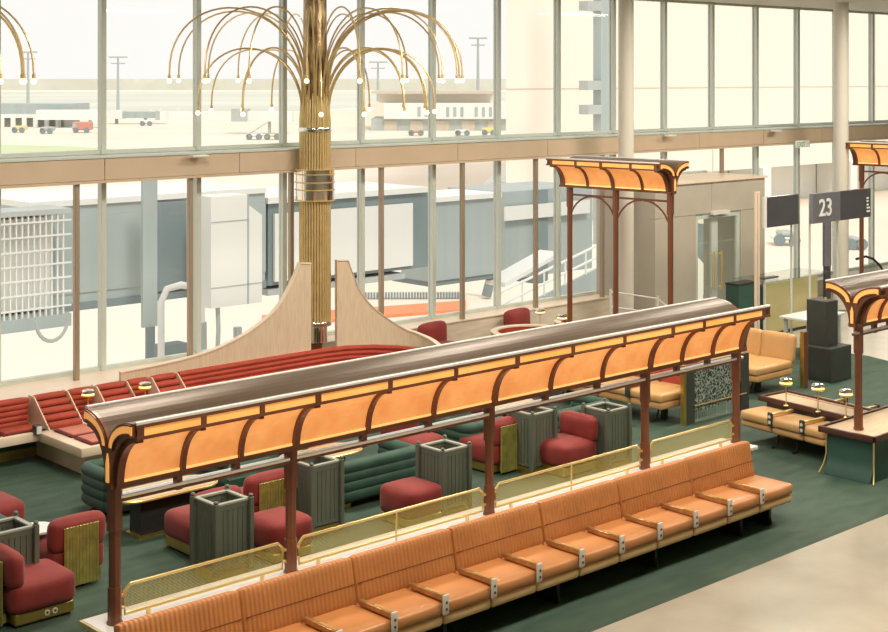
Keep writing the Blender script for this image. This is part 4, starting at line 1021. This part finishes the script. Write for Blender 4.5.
# cabin
xa, za_ = w(211,197,YB-1.5); xb = w(262,200,YB-1.5)[0]; zb_ = w(240,305,YB-1.5)[1]
t = thing('bridge_cabin', 'pale chamfered cabin box hanging outside on the passenger bridge', 'cabin', (0,YB-1.5,0))
xc_ = xa+(xb-xa)*.72
q = MB(); q.prism([(xa,zb_),(xb,zb_),(xb,zb_+1.9),(xc_,zb_+2.15),(xc_,za_),(xa,za_)], 'y', 0, .6); q.build('shell', 'outwhite', t)
pb_(t,'seam','outgrey',xa,xb,-.012,0,zb_+.42,zb_+.44); pb_(t,'side_fold','bridge',xc_-.02,xc_+.02,-.012,0,zb_,za_)
pb_(t,'seam','outgrey',xa,xc_,-.012,0,za_-.55,za_-.53)
q = MB(); q.tube([(xa+.3,.2,zb_),(xa+.32,.2,zb_-.5),(xa+.3,.2,zb_-.9)], .05, 8); q.build('hanging_plug', 'outgrey', t)
# white boards bridge section
def wbox(t, name, m, xl, xr, yt, yb, Y, dep=.5, dz=0):
    x0, z1 = w(xl,yt,Y); x1 = w(xr,yt,Y)[0]; z0 = w(xl,yb,Y)[1]
    q = MB(); q.box(x0,x1,Y-t.location.y,Y-t.location.y+dep,z0,z1); return q.build(name, m, t)
t = thing('bridge_section', 'grey passenger bridge section with big blank white side board behind the brass tree', 'bridge', (0,27.0,0))
wbox(t,'tunnel','bridgedk',268,428,204,286,27.1,2.6); wbox(t,'white_board','outwhite',275,413,214,282,27.0,.08)
wbox(t,'roof','outwhite',268,428,198,204,27.0,2.8); wbox(t,'rail','outgrey',268,405,290,296,27.05,1.0)
t = thing('bridge_section', 'smooth blue-grey passenger bridge section to the right of the white side board', 'bridge', (0,29.0,0))
wbox(t,'tunnel','bridge',430,500,203,282,29.0,1.2); wbox(t,'roof','outwhite',430,502,198,203,28.9,1.9); wbox(t,'underside','bridgedk',430,498,282,287,29.05,1.6)
t = thing('bridge_section', 'slate bridge end with white band seen behind the left half of the arched canopy', 'bridge', (0,31.0,0))
wbox(t,'tunnel','bridge',505,592,192,280,31.0,2.6); wbox(t,'dark_end','bridgedk',536,548,190,284,30.9,1.0); wbox(t,'white_band','outwhite',506,590,207,221,30.8,.08)
q = MB(); p0 = w(505,283,28.5); p1 = w(560,252,28.5); q.prism([(p0[0],p0[1]-.12),(p1[0],p1[1]-.12),(p1[0],p1[1]),(p0[0],p0[1])], 'y', -2.5, -1.7)
q.build('ramp_rail', 'outwhite', t)
p0 = w(500,318,28); p1 = w(625,255,28)
t = thing('outdoor_ramp', 'pale sloping ramp with white rails outside behind the arched canopy', 'ramp', (0,28,0))
q = MB(); q.prism([(p0[0],p0[1]-1.2),(p1[0],p1[1]-1.2),(p1[0],p1[1]),(p0[0],p0[1])], 'y', 0, .1); q.build('side', 'bridge', t)
for k in range(2):
    q = MB(); q.tube([(p0[0],0,p0[1]+.35+.35*k),(p1[0],0,p1[1]+.35+.35*k)], .04, 6); q.build('rail', 'outwhite', t)
for k in range(7):
    u = k/6; q = MB(); q.cyl(p0[0]+(p1[0]-p0[0])*u,0,p0[1]+(p1[1]-p0[1])*u,p0[1]+(p1[1]-p0[1])*u+.75,.03,n=6); q.build('baluster', 'outwhite', t)
# cable chain and orange band lying out on the apron
flat('orange_beam', [(262,318),(262,328),(466,311.5),(466,303)], 'vorange', 'long orange steel beam lying outside on the apron below the cable chain', 'beam', .12)
c0 = gp(350,299.5); c1 = gp(466,299)
t = thing('cable_chain', 'dark segmented cable chain lying on the apron above the orange beam', 'chain', (c0[0],c0[1],GZ), math.atan2(c1[1]-c0[1], c1[0]-c0[0]))
Lc_ = math.hypot(c1[0]-c0[0], c1[1]-c0[1]); q = MB(); n = 40
for k in range(n): q.box(Lc_*k/n,Lc_*(k+.7)/n,0,.3,0,.28)
q.tube([(Lc_-1.5,.1,2.0),(Lc_,.1,1.9),(Lc_+.9,.1,1.5),(Lc_+1.1,.1,.9),(Lc_+.9,.1,.1)], .22, 8); q.build('links', 'bridgedk', t)
# yellow and dark items seen through the lobby door
t = thing('outdoor_stair', 'outdoor escalator-like stair with yellow stripe seen through the lobby doors', 'stair', (0,23,0))
p0 = w(716,225,23); p1 = w(745,262,23)
q = MB(); q.prism([(p0[0],p0[1]-.9),(p1[0],p1[1]-.9),(p1[0],p1[1]),(p0[0],p0[1])], 'y', 0, .6); q.build('flight', 'outgrey', t)
q = MB(); q.prism([(p0[0],p0[1]+.02),(p1[0],p1[1]+.02),(p1[0],p1[1]+.12),(p0[0],p0[1]+.12)], 'y', -.1, .1); q.build('yellow_stripe', 'vyel', t)
for (a,b,yb,yt,m_,lb_) in ((775,800,246,232,'outwhite','white service car outside just below the dark blank sign'),(848,866,250,238,'vred','red-striped vehicle outside near the right-hand column')):
    t, W, H, d = outbox('service_vehicle', a, b, yb, yt, 0, '', lb_, 'vehicle')
    pb_(t,'body',m_,0,W,0,1.6,.3,H*.62,r=.1,seg=1); pb_(t,'cabin','outgrey',W*.25,W*.8,.1,1.5,H*.62,H,r=.1,seg=1)
    for xx in (.2,.8):
        q = MB(); q.tube([(W*xx,-.05,.32),(W*xx,.25,.32)], .32, 12); q.build('wheel', 'bridgedk', t)
